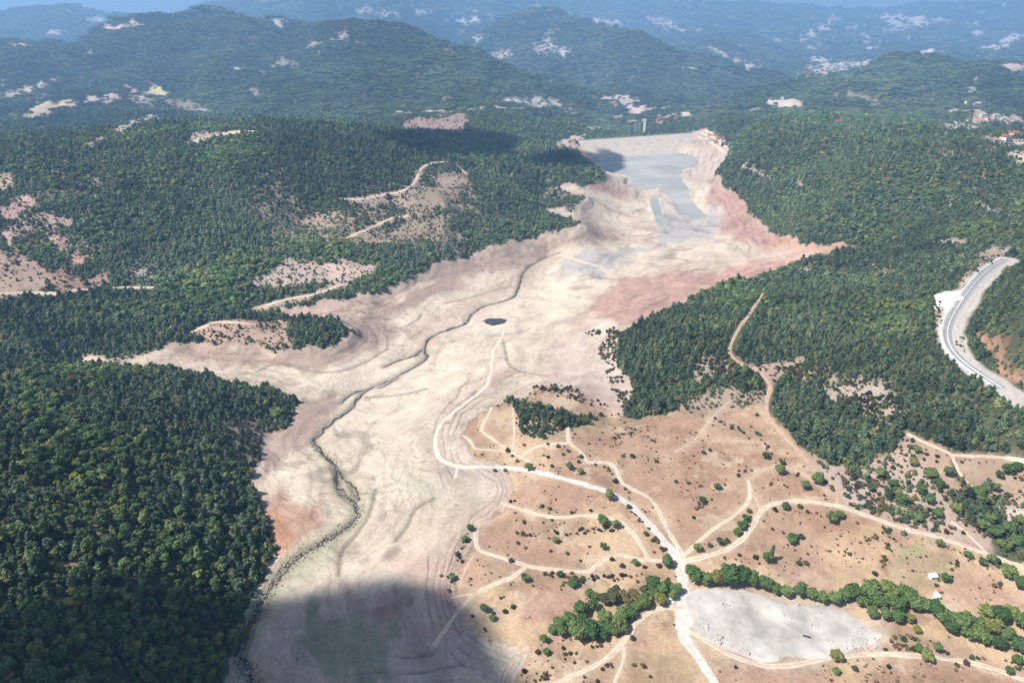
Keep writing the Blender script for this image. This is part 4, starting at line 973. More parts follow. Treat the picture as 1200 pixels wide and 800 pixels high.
bands = [(116, 440, 3.3, .80), (440, 720, 2.95, .70), (720, 1300, 3.5, .80), (1300, 2300, 4.8, 1.04)]
allp = []
for y0, y1, sp, bsz in bands:
    x, y, z, c = scatter(y0, y1, sp, 1.2 if y0 < 700 else 1.0); z = z - .9 * bsz
    kindn = fbm(x / 90 + 20, y / 90, 3) + RNG.normal(0, .25, len(x))
    pick = np.where(kindn > .24, 5 + RNG.integers(0, 3, len(x)), RNG.integers(0, 5, len(x)))
    size = np.clip(np.exp(RNG.normal(0, .33, len(x))), .5, 2.1) * bsz * (.5 + .5 * np.clip(c * 1.1, 0, 1)) * (1 + .35 * fbm(x / 45, y / 45 + 9, 3))
    allp.append((x, y, z, c, pick, size))
allp = [tuple(np.concatenate([a, b]) for a, b in zip(allp[0], allp[1]))] + allp[2:]
# the 300 trees that show largest stand as things of their own
x, y, z, c, pick, size = allp[0]
dcam = np.sqrt(x ** 2 + y ** 2 + (z - CAM_H) ** 2)
vx = x; vf = y * math.cos(PITCH) - (z + 5 - CAM_H) * math.sin(PITCH); vu = y * math.sin(PITCH) + (z + 5 - CAM_H) * math.cos(PITCH)
px = 600 + FPX * vx / vf; py = 400 - FPX * vu / vf
score = np.where((px > 4) & (px < 1196) & (py < 797) & (x < -20), dcam - size * 40, 1e9)
order = np.argsort(score)[:300]
base_size = size / .80
lone = np.zeros(len(x), bool); lone[order] = True
def plant(name, key, loc, s, rz, label, cat, group, crown='crown', trunk='trunk', sz=1.0):
    cm, tm, r0 = T[key]
    o = empty(name, loc, rz, s); o.scale.z = s * sz
    tag(o, label, cat, group)
    link(crown, cm, None, o); link(trunk, tm, None, o)
    return o
d_lone = seg_dist(x[order], y[order], cast(densify(SHORE_W, 10))[:, :2])
for i, de in zip(order, d_lone):
    sw = 'small' if base_size[i] < .88 else 'middling' if base_size[i] < 1.12 else 'large'
    ww = 'on the wood edge above the stony stream bank' if de < 12 else 'just behind the wood edge above the stony stream' if de < 35 else 'well inside the shaded end of the wood' if de < 80 else 'deep in the shaded hill wood away from the stream'
    if pick[i] < 5: plant('pine_tree', ('pine', int(pick[i]) % 4), (x[i], y[i], z[i]), size[i], RNG.uniform(0, 6.28), f'{sw} dark green pine {ww}', 'pine tree', f'{sw} pines {ww}')
    else: plant('broadleaf_tree', ('oak', int(pick[i]) % 3), (x[i], y[i], z[i]), size[i], RNG.uniform(0, 6.28), f'{sw} round leafy tree {ww}', 'tree', f'{sw} leafy trees {ww}')
def put(sel, b, coll, name, label, cat='forest'):
    x, y, z, c, pick, size = allp[b]
    if sel.any(): cover_object(name, label, coll, np.stack([x, y, z], 1)[sel], pick[sel], size[sel], cat)
u0 = x / y
in_copse = sample(mc, x, y) > .3
put(~lone & (u0 < 0) & ~in_copse & (y < 600), 0, SRC_NEAR, 'forest', 'dense dark green mixed wood covering the near hill above the stream')
put((u0 < 0) & ~in_copse & (y >= 600), 0, SRC_NEAR, 'forest', 'pine wood on the spit and shore around the narrow sandy inlet')
put(in_copse, 0, SRC_NEAR, 'pine_copse', 'small wedge of dark pines standing alone on the dry meadow', 'copse')
put((u0 >= 0) & ~in_copse, 0, SRC_NEAR, 'forest', 'green pine forest and scrub on the slope below the highway')
for b, src in ((1, SRC_MID), (2, SRC_MID)):
    xx, yy = allp[b][0], allp[b][1]; west = xx / yy < .06 + .07 * (yy > 1000)
    put(west, b, src, 'forest', ['broad pine forest above the inlet with cleared knoll tracks', 'forested ridge and valley woods behind the cleared knoll'][b - 1])
    put(~west, b, src, 'forest', ['pine forest between the red pool arm and the highway', 'forested hill beyond the red pool arm and the dam'][b - 1])
for y0, y1, sp, k, lb in ((2300, 4300, 15.5, .74, 'hazy forest on the first mountain slopes beyond the dam'), (4300, 8000, 28, 1.3, 'blue hazy forest on the mountains round the distant village'), (8000, 14500, 66, 2.8, 'faint blue woods on the farthest hills below the sky')):
    xx, yy, zz, cc = scatter(y0, y1, sp, .9)
    cover_object('forest', lb, SRC_FAR, np.stack([xx, yy, zz - .5], 1), RNG.integers(0, 6, len(xx)), RNG.uniform(.8, 1.15, len(xx)) * k * np.where(cc < .8, .7, 1))
# low dry scrub over the meadow and the pool banks
ys = RNG.uniform(200, 760, 60000); xs = RNG.uniform(-.3, .95, 60000) * ys
mm = sample(m_mea, xs, ys); dens = np.clip(.12 + .55 * fbm(xs / 30, ys / 30, 4) + .3 * fbm(xs / 8, ys / 8, 2), 0, 1)
tr = sample(np.minimum(d_trk, 60), xs, ys); yd = sample(m_yard, xs, ys)
s = (RNG.random(len(xs)) < dens * .55) & (mm > .6) & (tr > 3) & (yd < .2)
xs, ys = xs[s], ys[s]
cover_object('scrub', 'sparse low dry shrublets dotted over the brown meadow', SRC_BUSH, np.stack([xs, ys, zat(xs, ys)], 1), np.where(RNG.random(len(xs)) < .35, RNG.integers(0, 3, len(xs)), RNG.integers(3, 5, len(xs))), RNG.gamma(2.2, .10, len(xs)) + .12, 'scrub')
ys = np.sqrt(RNG.uniform(330 ** 2, 1700 ** 2, 260000)); xs = RNG.uniform(-1.0, 1.0, len(ys)) * ys
op = sample(opened, xs, ys); s = (op > .45) & (sample(np.minimum(d_trk, 60), xs, ys) > 3) & (RNG.random(len(xs)) < .55 + .9 * fbm(xs / 22, ys / 22, 3))
xs, ys = xs[s], ys[s]
cover_object('scrub', 'speckled low scrub regrowing on the cleared slopes', SRC_BUSH, np.stack([xs, ys, zat(xs, ys)], 1), RNG.integers(0, 4, len(xs)), RNG.gamma(3, .13, len(xs)) + .2, 'scrub')
BANKS = [([(700,395),(722,395),(724,425),(746,455),(734,485),(716,455),(703,425)], .10), ([(684,388),(725,384),(728,396),(690,394)], .12), ([(620,453),(660,448),(700,466),(725,486),(700,480),(650,462)], .05), ([(985,550),(1040,560),(1125,630),(1090,627),(1010,600),(960,585)], .12), ([(520,640),(560,620),(545,700),(520,690)], .01), ([(975,445),(1040,455),(1060,480),(1030,494),(990,478)], .16), ([(803,430),(855,415),(862,430),(840,446)], .16), ([(905,428),(965,424),(975,438),(930,450)], .16)]
bx, by = [], []
for P, dn in BANKS:
    C = cast(P); lo = C.min(0); hi = C.max(0); k = int((hi[0] - lo[0]) * (hi[1] - lo[1]) * dn)
    ax = RNG.uniform(lo[0], hi[0], k); ay = RNG.uniform(lo[1], hi[1], k); au, aw = chart(ax, ay)
    s = poly_mask(P, au, aw, .004) > RNG.random(k)
    s &= fbm(ax / 12, ay / 12, 3) > -.15
    bx.append(ax[s]); by.append(ay[s])
bx = np.concatenate(bx); by = np.concatenate(by); s = sample(np.minimum(d_trk, 60), bx, by) > 3; bx, by = bx[s], by[s]
cover_object('scrub', 'dark dotted shrubs on the pale banks and forest clearings', SRC_BUSH, np.stack([bx, by, zat(bx, by)], 1), RNG.integers(0, 4, len(bx)), RNG.uniform(.45, 1.25, len(bx)), 'scrub')

HEDGES = [[(690,522),(705,516),(722,511),(745,508)],[(597,588),(625,599),(660,603),(690,600),(712,592)],[(722,492),(742,503),(762,516)],[(636,456),(660,462),(690,470)],[(1041,612),(1040,640),(1036,665)],[(1132,646),(1118,664),(1095,690)],[(640,672),(680,678),(720,676),(760,672)],[(655,690),(665,665),(680,655)],
          [(815,600),(835,578),(860,560),(880,548)],[(860,628),(872,612),(882,598)],[(905,600),(930,598),(960,600)],[(1045,742),(1070,748),(1100,755)],[(1040,755),(1090,765),(1150,772),(1200,782)],[(735,595),(752,608),(766,628),(778,648)],[(735,570),(755,583),(770,600)],[(690,540),(720,555),(735,575)],[(600,625),(640,628),(690,622),(720,620)],[(830,490),(860,500),(880,515)],[(880,500),(905,530),(940,560)],[(545,625),(540,650),(530,680)],[(690,785),(740,775),(760,790)],[(990,650),(1030,625),(1050,620)]]
hx, hy = [], []
for P in HEDGES:
    C = cast(smooth_line(P, 2)); k = int(len(C) * 1.3); i = RNG.integers(0, len(C), k)
    hx.append(C[i, 0] + RNG.normal(0, 1.3, k)); hy.append(C[i, 1] + RNG.normal(0, 1.3, k))
hx = np.concatenate(hx); hy = np.concatenate(hy); s = (sample(np.minimum(d_trk, 60), hx, hy) > 2.6) & (RNG.random(len(hx)) < .35 + .5 * fbm(hx / 9, hy / 9, 2)); hx, hy = hx[s], hy[s]
cover_object('hedge_scrub', 'broken lines of low scrub along terrace banks and field edges of the meadow', SRC_BUSH, np.stack([hx, hy, zat(hx, hy)], 1), RNG.integers(0, 5, len(hx)), RNG.uniform(.35, .95, len(hx)), 'scrub')

# ------------------------------------------------------------------ single trees and shrubs of the meadow
FEAT = {'floor_track': 'the faint track on the pool floor', 'main_track': 'the broad pale main track', 'meadow_track': 'the winding track below the pine copse', 'copse_track': 'the short track under the pine copse', 'pool_side_track': 'the fork of tracks near the pool rim', 'rim_track': 'the track round the meadow tip', 'field_edge_track': 'the straight field-edge track', 'terrace_track': 'the curved terrace track', 'lower_track': 'the lower meadow track', 'bank_track': 'the track descending into cloud shadow', 'spur_track': 'the shaded track spur', 'grove_track': 'the track under the grove', 'side_track': 'the thin forking track', 'hill_track': 'the looping hill track', 'east_road': 'the long eastern dirt road', 'forest_track': 'the reddish forest track', 'hook_track': 'the hooked farm track', 'upper_farm_track': 'the farm track at the forest edge', 'scrub_track': 'the narrow track through scrub', 'yard_track': 'the track skirting the gravel yard'}
def nearest_feature(p):
    best = (1e9, None)
    for k in FEAT:
        C = track_ground[k][0]; d = np.hypot(C[:, 0] - p[0], C[:, 1] - p[1]).min()
        if d < best[0]: best = (d, k)
    return best
SINGLES = [(619,551,6),(667,550,5),(666,529,3),(660,533,3),(681,536,3.5),(678,542,3),(680,555,5),(721,565,4.5),(714,585,7),(737,595,4),(592,552,3),(580,552,3),(595,529,4),(606,541,3),(647,547,3),(654,524,3.5),(642,521,2.5),(614,522,3),(637,534,2),(720,514,3),(704,487,4),(730,535,3),(741,536,4),(769,541,3.5),(706,615,8),(721,619,6),(651,635,5),(635,594,3.5),(644,597,3),(647,610,2.5),(614,612,3),(612,627,3),(551,621,5),(545,634,5),(757,627,4),(765,634,3),
 (536,650,4),(530,679,5),(517,675,3),(599,658,4),(607,637,3),(665,649,3),(645,646,2.5),(707,643,5),(717,656,3.5),(744,662,5),(729,664,4),(755,665,3),(772,664,4),(615,681,6),(656,675,5),(671,687,7),(670,672,3),(567,716,6),(577,726,5),(578,719,3),(592,717,4),(601,712,4),(647,740,5),(637,752,6),(640,766,5),(630,765,4),(660,760,3),(662,767,3),(668,766,3),(675,766,2),(704,757,3),(741,749,4),(700,677,3),(717,675,3),(747,682,2.5),
 (857,502,3),(832,528,3),(815,507,2),(887,487,3),(897,537,5),(917,544,4),(913,555,7),(957,567,8),(943,573,6),(840,573,5),(823,588,5),(865,558,3),(813,607,3),(868,620,6),(873,610,5),(878,600,4),(863,627,5),(973,613,7),(983,607,6),(928,633,6),(938,630,4),(937,520,4),(990,543,5),(993,555,4),(907,597,3),(920,597,5),(937,595,4),
 (899,657,7),(885,654,4),(936,661,4),(944,661,4),(939,630,4),(927,637,6),(1100,640,5),(1107,681,6),(1058,750,4),(1074,740,5),(1076,763,5),(1097,763,5),(1085,773,7),(979,773,8),(1001,784,4),(979,789,5),(1041,782,3),(1132,778,4),(1121,780,3),(1182,789,5),(1037,656,3),(1037,761,2.5),(1053,761,2),(866,651,3),(817,645,6),(832,640,4),(843,638,5),(852,635,4),(864,626,5),(871,617,5),(862,782,2.5),(1180,676,9),(1193,690,7),(1161,660,6),(1133,653,5),(1150,662,5),(1025,673,4),(1060,606,5),(1075,612,5),(1098,606,6),(1120,600,6),(1088,590,6),(1078,578,7),(1100,570,6),(1110,558,6),(1090,560,7),(1145,582,7),(1150,590,6),(1165,575,5),(1180,555,7),(1170,560,5),(1190,552,6),(1140,600,6),(1030,560,6),(1045,570,6),(1055,590,8),(1040,582,6),(1020,575,5),(1070,545,6),(1066,525,4),(1074,530,5),(1150,620,7),(1165,630,8),(1180,625,8),(1190,640,8),(1175,645,7),(1195,615,6),(1160,612,6)]
PXC = np.array([(a, b) for a, b, _ in SINGLES], float); GC = cast(PXC)
SIZEW = lambda r: 'tiny' if r < 3 else 'small' if r < 4.5 else 'rounded' if r < 6 else 'big'
for i, (a, b, r) in enumerate(SINGLES):
    p = GC[i]; dist = math.sqrt(p[0] ** 2 + p[1] ** 2 + (p[2] - CAM_H) ** 2); rm = r / FPX * dist * .84
    d, k = nearest_feature(p); where = FEAT[k]; rel = 'beside' if d < 9 else 'on the meadow off'
    if i % 7 == 3 and r < 4.5: key, nm, kd = ('drybush', 0), 'shrub', 'brown dry shrub'
    elif r < 4.8: key, nm, kd = ('bush', i % 3), 'shrub', 'dark green shrub'
    else: key, nm, kd = [('grove', i % 4), ('oak', i % 3), ('grove', (i + 1) % 4)][i % 3], 'broadleaf_tree', 'green tree'
    plant(nm, key, p - np.array([0, 0, .1]), rm / T[key][2], RNG.uniform(0, 6.28), f'{SIZEW(r)} {kd} {rel} {where}', 'shrub' if nm == 'shrub' else 'tree', f'{kd}s {rel} {where}', trunk='stem' if nm == 'shrub' else 'trunk', sz=RNG.uniform(.8, 1.05) if nm == 'shrub' else RNG.uniform(.65, .9))
pp = cast([(903,657)])[0]
plant('poplar_tree', ('poplar', 0), pp, .85, 1, 'tall slender poplar rising from a dark bush on the meadow', 'poplar', None)
GROVE1 = [(647,740,5),(658,741,7),(675,744,11),(691,744,10),(668,729,9),(680,716,9),(691,697,6),(697,700,5),(695,711,7),(708,726,8),(712,738,7),(706,746,6),(724,732,8),(728,723,9),(737,720,8),(730,738,6),(754,708,8),(773,705,7),(764,687,9),(775,693,7),(782,688,6),(791,692,7),(781,661,7),(655,731,7),(683,732,9),(699,736,8),(719,742,6),(745,712,6),(765,698,6),(788,700,5)]
DULL1 = [(718,702,9),(730,700,8),(742,699,8),(708,704,7),(721,694,6),(736,708,6),(755,692,6)]
GROVE2 = [(811,677,10),(826,681,8),(840,680,9),(853,680,11),(867,679,10),(881,683,8),(895,686,9),(908,691,7),(920,695,7),(937,694,8),(950,699,7),(962,703,6),(976,704,7),(988,700,7),(997,697,9),(1018,698,10),(1039,697,10),(1060,702,10),(1028,709,8),(1049,712,8),(1021,721,6),(1036,723,6),(1050,726,7),(1070,712,7),(1081,712,7),(1095,718,8),(1105,728,8),(1123,733,9),(1140,737,9),(1154,722,9),(1168,726,9),(1182,722,7),(1147,750,8),(1168,757,7),(1196,733,8),(1132,744,7),(1112,738,7),(1160,740,8),(1178,745,7),(1192,760,7),(1010,708,7),(1065,727,5),(1190,775,5)]
for L_, lb, gp, ky in ((GROVE1, 'bright green leafy tree in the grove above the yard-side track', 'leafy trees of the lower grove', 'grove'), (DULL1, 'dull olive half-dry tree in the middle of the lower grove', 'olive dry trees of the lower grove', 'dull'), (GROVE2, 'leafy green tree in the tree belt along the gravel yard and fields', 'trees of the belt along the yard', 'grove')):
    G_ = cast(np.array([(a, b + r * .45) for a, b, r in L_], float))
    for i, (a, b, r) in enumerate(L_):
        p = G_[i]; dist = math.sqrt(p[0] ** 2 + p[1] ** 2 + (p[2] - CAM_H) ** 2); key = (ky, i % 4 if ky == 'grove' else 0)
        if ky != 'dull':
            sw = 'small' if r < 6.6 else 'middling' if r < 8.5 else 'large'
            lb = f'{sw} bright green leafy tree in the grove above the yard-side track' if L_ is GROVE1 else f'{sw} leafy green tree in the belt ' + ('along the rim of the gravel yard' if a < 1010 else 'between the east fields and the yard track')
            gp = lb.replace('tree', 'trees', 1)
        plant('broadleaf_tree', key, p, r / FPX * dist * .95 / T[key][2], RNG.uniform(0, 6.28), lb, 'tree', gp, sz=RNG.uniform(.75, 1.0))
# ------------------------------------------------------------------ shapes for built things
def box(V, F, x0, x1, y0, y1, z0, z1):
    b = len(V)
    V += [(x0, y0, z0), (x1, y0, z0), (x1, y1, z0), (x0, y1, z0), (x0, y0, z1), (x1, y0, z1), (x1, y1, z1), (x0, y1, z1)]
    F += [[b, b + 3, b + 2, b + 1], [b + 4, b + 5, b + 6, b + 7], [b, b + 1, b + 5, b + 4], [b + 1, b + 2, b + 6, b + 5], [b + 2, b + 3, b + 7, b + 6], [b + 3, b, b + 4, b + 7]]
def boxes(name, L, mat):
    V, F = [], []
    for l in L: box(V, F, *l)
    return mesh(name, V, F, mat)
def plane_cast(P, z):
    R = rays(P); t_ = (z - CAM_H) / R[:, 2]; C = R * t_[:, None]; C[:, 2] = z
    return C
# ------------------------------------------------------------------ dam
M['damface'] = solid('dam_rip_rap', (.46,.395,.32), .95, .12, .16, bump=.4)
M['crest'] = solid('dam_crest_road', (.52,.48,.43), .9, .2, .1)
a_, b_ = plane_cast([(676,164.5)], 3.0)[0], plane_cast([(812,155.5)], 3.0)[0]
dv = (b_ - a_)[:2]; Ld = float(np.linalg.norm(dv)); ang = math.atan2(dv[1], dv[0])
dam = empty('dam', tuple(a_ - np.array([0, 0, 3.0])), ang)
tag(dam, 'long pale embankment dam closing the far end of the drained pool', 'dam')
prof = [(-86, -40.5), (-40, -17.5), (-38, -17.3), (-4.0, 2.6), (4.0, 2.6), (60, -26), (110, -46)]
nx = 40; V = []; F = []
for i in range(nx + 1):
    for (yy, zz) in prof: V.append((Ld * i / nx, yy + (0 if abs(yy) < 5 else 1.2 * math.sin(i * 1.7 + yy)), zz))
k = len(prof)
for i in range(nx):
    for j in range(k - 1): F.append([i * k + j, (i + 1) * k + j, (i + 1) * k + j + 1, i * k + j + 1])
link('embankment', mesh('embankment', V, F, M['damface']), None, dam)
link('crest_road', boxes('crest_road', [(0, Ld, -3.0, 3.2, 2.605, 2.85)], M['asphalt']), None, dam)
link('parapet', boxes('parapet', [(0, Ld, -4.2, -3.0, 2.4, 4.6)], M['crest']), None, dam)
link('downstream_kerb', boxes('downstream_kerb', [(0, Ld, 3.2, 3.9, 2.4, 3.4)], M['crest']), None, dam)
for i in range(9):
    link('lamp_post', boxes('lamp_post', [(Ld * (i + .5) / 9 - .15, Ld * (i + .5) / 9 + .15, 3.3, 3.6, 3.4, 10)], M['steel']), None, dam)
# valve tower and pylons behind the crest
def pylon(px_, py_, dist, h, label):
    p = np.array(dpt(px_, py_, dist)); z = float(zat(p[:1], p[1:2])[0])
    o = tag(empty('pylon', (p[0], p[1], z)), label, 'pylon', 'steel pylons behind the dam')
    V, F = [], []
    w = h * .09
    for sx in (-1, 1):
        for sy in (-1, 1):
            b = len(V); r = .25
            for (q, zz) in ((w, 0), (w * .2, h)):
                V += [(sx * q - r, sy * q - r, zz), (sx * q + r, sy * q - r, zz), (sx * q + r, sy * q + r, zz), (sx * q - r, sy * q + r, zz)]
            F += [[b + i, b + (i + 1) % 4, b + 4 + (i + 1) % 4, b + 4 + i] for i in range(4)]
    for f in np.linspace(.1, .9, 6):
        q = w * (1 - .8 * f); box(V, F, -q, q, -q - .15, -q + .15, h * f - .2, h * f + .2); box(V, F, -q, q, q - .15, q + .15, h * f - .2, h * f + .2)
    link('mast', mesh('mast', V, F, M['steel']), None, o)
    for f in (.72, .84, .96): link('cross_arm', boxes('cross_arm', [(-h * .16, h * .16, -.4, .4, h * f, h * f + .6)], M['steel']), None, o)
pylon(744, 151, 2260, 30, 'steel lattice pylon standing behind the dam crest')
pylon(749, 151, 2270, 30, 'steel lattice pylon standing behind the dam crest')
p = dpt(755, 152, 2200); z = float(zat(np.array([p[0]]), np.array([p[1]]))[0])
o = tag(empty('valve_tower', (p[0], p[1], z)), 'white concrete valve tower rising behind the dam crest', 'tower')
link('shaft', boxes('shaft', [(-3, 3, -3, 3, -2, 38)], M['paint']), None, o)
link('cabin', boxes('cabin', [(-4, 4, -4, 4, 38.05, 43)], M['paint']), None, o)
link('cabin_roof', boxes('cabin_roof', [(-4.6, 4.6, -4.6, 4.6, 43.05, 43.8)], M['concrete']), None, o)
# terraces beside the dam
for i, P in enumerate([[(664,158),(676,156),(690,150)], [(666,161),(680,158),(697,153)], [(660,166),(675,161),(690,157)], [(822,156),(840,163),(856,176)], [(818,160),(838,170),(850,180)], [(826,153),(845,160),(862,174)]]):
    C = cast(smooth_line(P, 2)); strip('terrace_bench', C, 7, M['pale'], .5, 'pale cut terrace bench stepping up the dam abutment')

# ------------------------------------------------------------------ highway on the east slope
cut = int(len(hw) * .40); up0 = int(len(hw) * .30)
strip('highway_verge', hw, np.interp(np.arange(len(hw)), [0, cut, len(hw)], [22, 17, 14]), M['shoulder'], .12, 'wide pale gravel bench carrying the highway along the slope', ragged=.10, cols=9)
up = hw[up0:]
strip('highway', up, 3.5, M['asphalt'], .35, flat=.55, label= 'dark asphalt carriageway on the valley side of the highway', ragged=0, offset=4.4)
strip('highway', up, 3.5, M['asphalt'], .35, flat=.55, label= 'dark asphalt carriageway on the hill side of the highway', ragged=0, offset=-.4)
strip('road_marking', up, .3, M['paint'], .42, flat=.62, label= 'white edge line along the valley-side carriageway', ragged=0, offset=5.9, cols=3)
strip('road_marking', up, .3, M['paint'], .42, flat=.62, label= 'white edge line along the hill-side carriageway', ragged=0, offset=-1.9, cols=3)
def wall_line(C, off, h, th, name, label, mat, cat):
    d = np.gradient(C[:, :2], axis=0); d /= np.linalg.norm(d, axis=1)[:, None]; nr = np.stack([-d[:, 1], d[:, 0]], 1)
    V, F = [], []
    for s_, zt in ((-th / 2, 0), (-th / 3, h), (th / 3, h), (th / 2, 0)):
        q = C[:, :2] + nr * (off + s_); zz = zat(q[:, 0], q[:, 1])
        V += [(a, b, c + (zt if zt else -1.5)) for a, b, c in zip(q[:, 0], q[:, 1], zz)]
    n_ = len(C)
    for j in range(3): F += [[j * n_ + i, j * n_ + i + 1, (j + 1) * n_ + i + 1, (j + 1) * n_ + i] for i in range(n_ - 1)]
    return tag(link(name, mesh(name, V, F, mat)), label, cat)
wall_line(up, 7.0, 1.3, 1.2, 'concrete_barrier', 'white concrete barrier on the valley edge of the highway', M['paint'], 'barrier')
wall_line(up, 2.0, .9, .8, 'median_barrier', 'low pale concrete barrier dividing the two carriageways', M['paint'], 'barrier')
wall_line(hw[int(len(hw) * .2):cut + 3], 9.2, 1.2, .5, 'guard_rail', 'thin grey guard rail on the outer bend of the gravel highway bench', M['steel'], 'guard rail')

# ------------------------------------------------------------------ houses
ROOF = [solid(f'roof_tiles_{i}', c, .85, 1, .15) for i, c in enumerate([(.36,.13,.08), (.42,.20,.12), (.45,.42,.40), (.30,.11,.08)])]
WALL = [solid(f'house_plaster_{i}', c, .9, .6, .1) for i, c in enumerate([(.72,.69,.64), (.62,.55,.47), (.70,.62,.52)])]
def gable(w, d, h, r, e=.6):
    V = [(-w / 2 - e, -d / 2 - e, h), (w / 2 + e, -d / 2 - e, h), (w / 2 + e, d / 2 + e, h), (-w / 2 - e, d / 2 + e, h), (-w / 2 - e, 0, h + r), (w / 2 + e, 0, h + r), (-w/2-e,-d/2-e,h-.35),(w/2+e,-d/2-e,h-.35),(w/2+e,d/2+e,h-.35),(-w/2-e,d/2+e,h-.35)]
    F = [[0, 1, 5, 4], [2, 3, 4, 5], [1, 2, 5], [3, 0, 4], [9, 8, 7, 6], [6, 7, 1, 0], [7, 8, 2, 1], [8, 9, 3, 2], [9, 6, 0, 3]]
    return V, F
HM = []
for i, (w, d, h, r) in enumerate([(13, 10, 6.2, 2.6), (11, 9, 5.5, 2.4), (16, 10, 6.5, 2.8), (12, 11, 8.5, 2.5)]):
    wm = boxes('house_wall', [(-w / 2, w / 2, -d / 2, d / 2, -3, h - .4)], WALL[i % 3]); rm_ = mesh('house_roof', *gable(w, d, h, r), ROOF[i])
    wins = []
    for fl in range(2):
        for q in np.linspace(-w * .33, w * .33, 3): wins.append((q - .7, q + .7, -d / 2 - .06, -d / 2 + .1, 1 + fl * h * .42, 2.5 + fl * h * .42))
    HM.append((wm, rm_, [boxes('house_window', [wq], M['darkmetal']) for wq in wins], boxes('house_door', [(w * .1 - .6, w * .1 + .6, -d / 2 - .08, -d / 2 + .1, -.1, 2.1)], M['darkmetal'])))
def house(p, i, rz, label, group, s=1.0, detail=False):
    wm, rm_, wins, door = HM[i % 4]
    o = empty('house', tuple(p), rz, s); tag(o, label, 'house', group)
    link('wall', wm, None, o); link('roof', rm_, None, o)
    if detail:
        for wq in wins: link('window', wq, None, o)
        link('door', door, None, o)
VILL = [(972,80,34,20,6,'white-walled house in the distant valley village beneath the far hills'),(1003,74,24,18,4,'pale house strung along the upper end of the distant village'),(945,88,10,12,3,'house at the lower end of the distant valley village'),(955,71,8,10,3,'house on the slope above the distant village'),
        (1155,140,22,22,6,'red-roofed house in the hamlet behind the forest hill'),(1180,164,14,18,6,'pale house at the lower edge of the hamlet behind the forest hill'),(1140,122,8,14,3,'house above the hamlet on the mountain foot'),
        (590,64,8,12,3,'small red-roofed house on the mountain saddle'),(650,60,14,24,5,'scattered white house on the blue mountain flank'),(735,120,14,18,7,'house in the narrow valley beyond the dam'),(775,140,10,24,6,'house among trees below the dam'),(835,165,12,14,7,'small house above the dam abutment terraces'),
        (330,27,6,8,3,'pale house below the far left skyline peak'),(100,30,10,28,4,'pale house on the farthest western ridge'),(1165,40,14,26,4,'pale house on the hazy eastern upland'),(1040,35,12,40,8,'tiny pale house scattered on the far hazy hills'),(440,14,8,22,5,'tiny white house high on the far mountain'),(870,60,10,40,14,'pale house on the ridge above the distant village'),(905,118,4,16,2,'house beside the pale field on the valley side'),(978,145,3,6,1.5,'white house alone in the eastern forest')]
hr = random.Random(5)
for (cx, cy, n_, rx, ry, lb) in VILL:
    lb = lb.replace('far left skyline', 'notched skyline')
    P = []
    for _ in range(n_):
        a = hr.uniform(0, 6.28); q = math.sqrt(hr.random()); P.append((cx + rx * q * math.cos(a), cy + ry * q * math.sin(a)))
    G_ = cast(np.array(P)); taken = []
    for i, g_ in enumerate(G_):
        if any(math.hypot(g_[0] - t_[0], g_[1] - t_[1]) < 22 for t_ in taken): continue
        taken.append(g_)
        house(g_, hr.randrange(4), hr.uniform(-.5, .5), lb, lb.replace('house', 'houses', 1), 1.0 if g_[1] < 3500 else 1.25, g_[1] < 2600)
# farm sheds on the east field
def shed(px_, py_, w, d, h, wall, roof, label):
    g_ = cast([(px_, py_)])[0]; o = tag(empty('shed', tuple(g_), .15), label, 'shed')
    link('wall', boxes('shed_wall', [(-w / 2, w / 2, -d / 2, d / 2, -.3, h)], wall), None, o)
    V = [(-w / 2 - .3, -d / 2 - .3, h + .02), (w / 2 + .3, -d / 2 - .3, h + .02), (w / 2 + .3, d / 2 + .3, h + .7), (-w / 2 - .3, d / 2 + .3, h + .7)]
    V += [(a, b, c + .18) for a, b, c in V]
    link('roof', mesh('shed_roof', V, [[0, 3, 2, 1], [4, 5, 6, 7], [0, 1, 5, 4], [1, 2, 6, 5], [2, 3, 7, 6], [3, 0, 4, 7]], roof), None, o)
    link('door', boxes('shed_door', [(-.5, .5, -d / 2 - .05, -d / 2 + .05, -.1, min(1.9, h - .1))], M['darkmetal']), None, o)
shed(1093, 677, 4.2, 2.2, 1.7, M['paint'], M['paint'], 'low white shed beside the tree on the east field')
shed(1097, 701, 2.8, 2.2, 2.2, M['paint'], M['paint'], 'small white hut near the tree belt')
shed(1099, 694, 2.6, 2.0, 2.0, WALL[1], ROOF[1], 'tiny red-roofed hut between the white hut and a tree')
# beam on the yard
g_ = cast([(945,747)])[0]
o = tag(empty('steel_beam', (g_[0], g_[1], g_[2] + .75), -.35), 'long dark steel beam lying on the pale gravel yard', 'beam')
link('web', boxes('web', [(-1.9, 1.9, -.12, .12, .15, .55)], M['darkmetal']), None, o)
for z0 in (0, .55): link('flange', boxes('flange', [(-1.9, 1.9, -.32, .32, z0, z0 + .15)], M['darkmetal']), None, o)

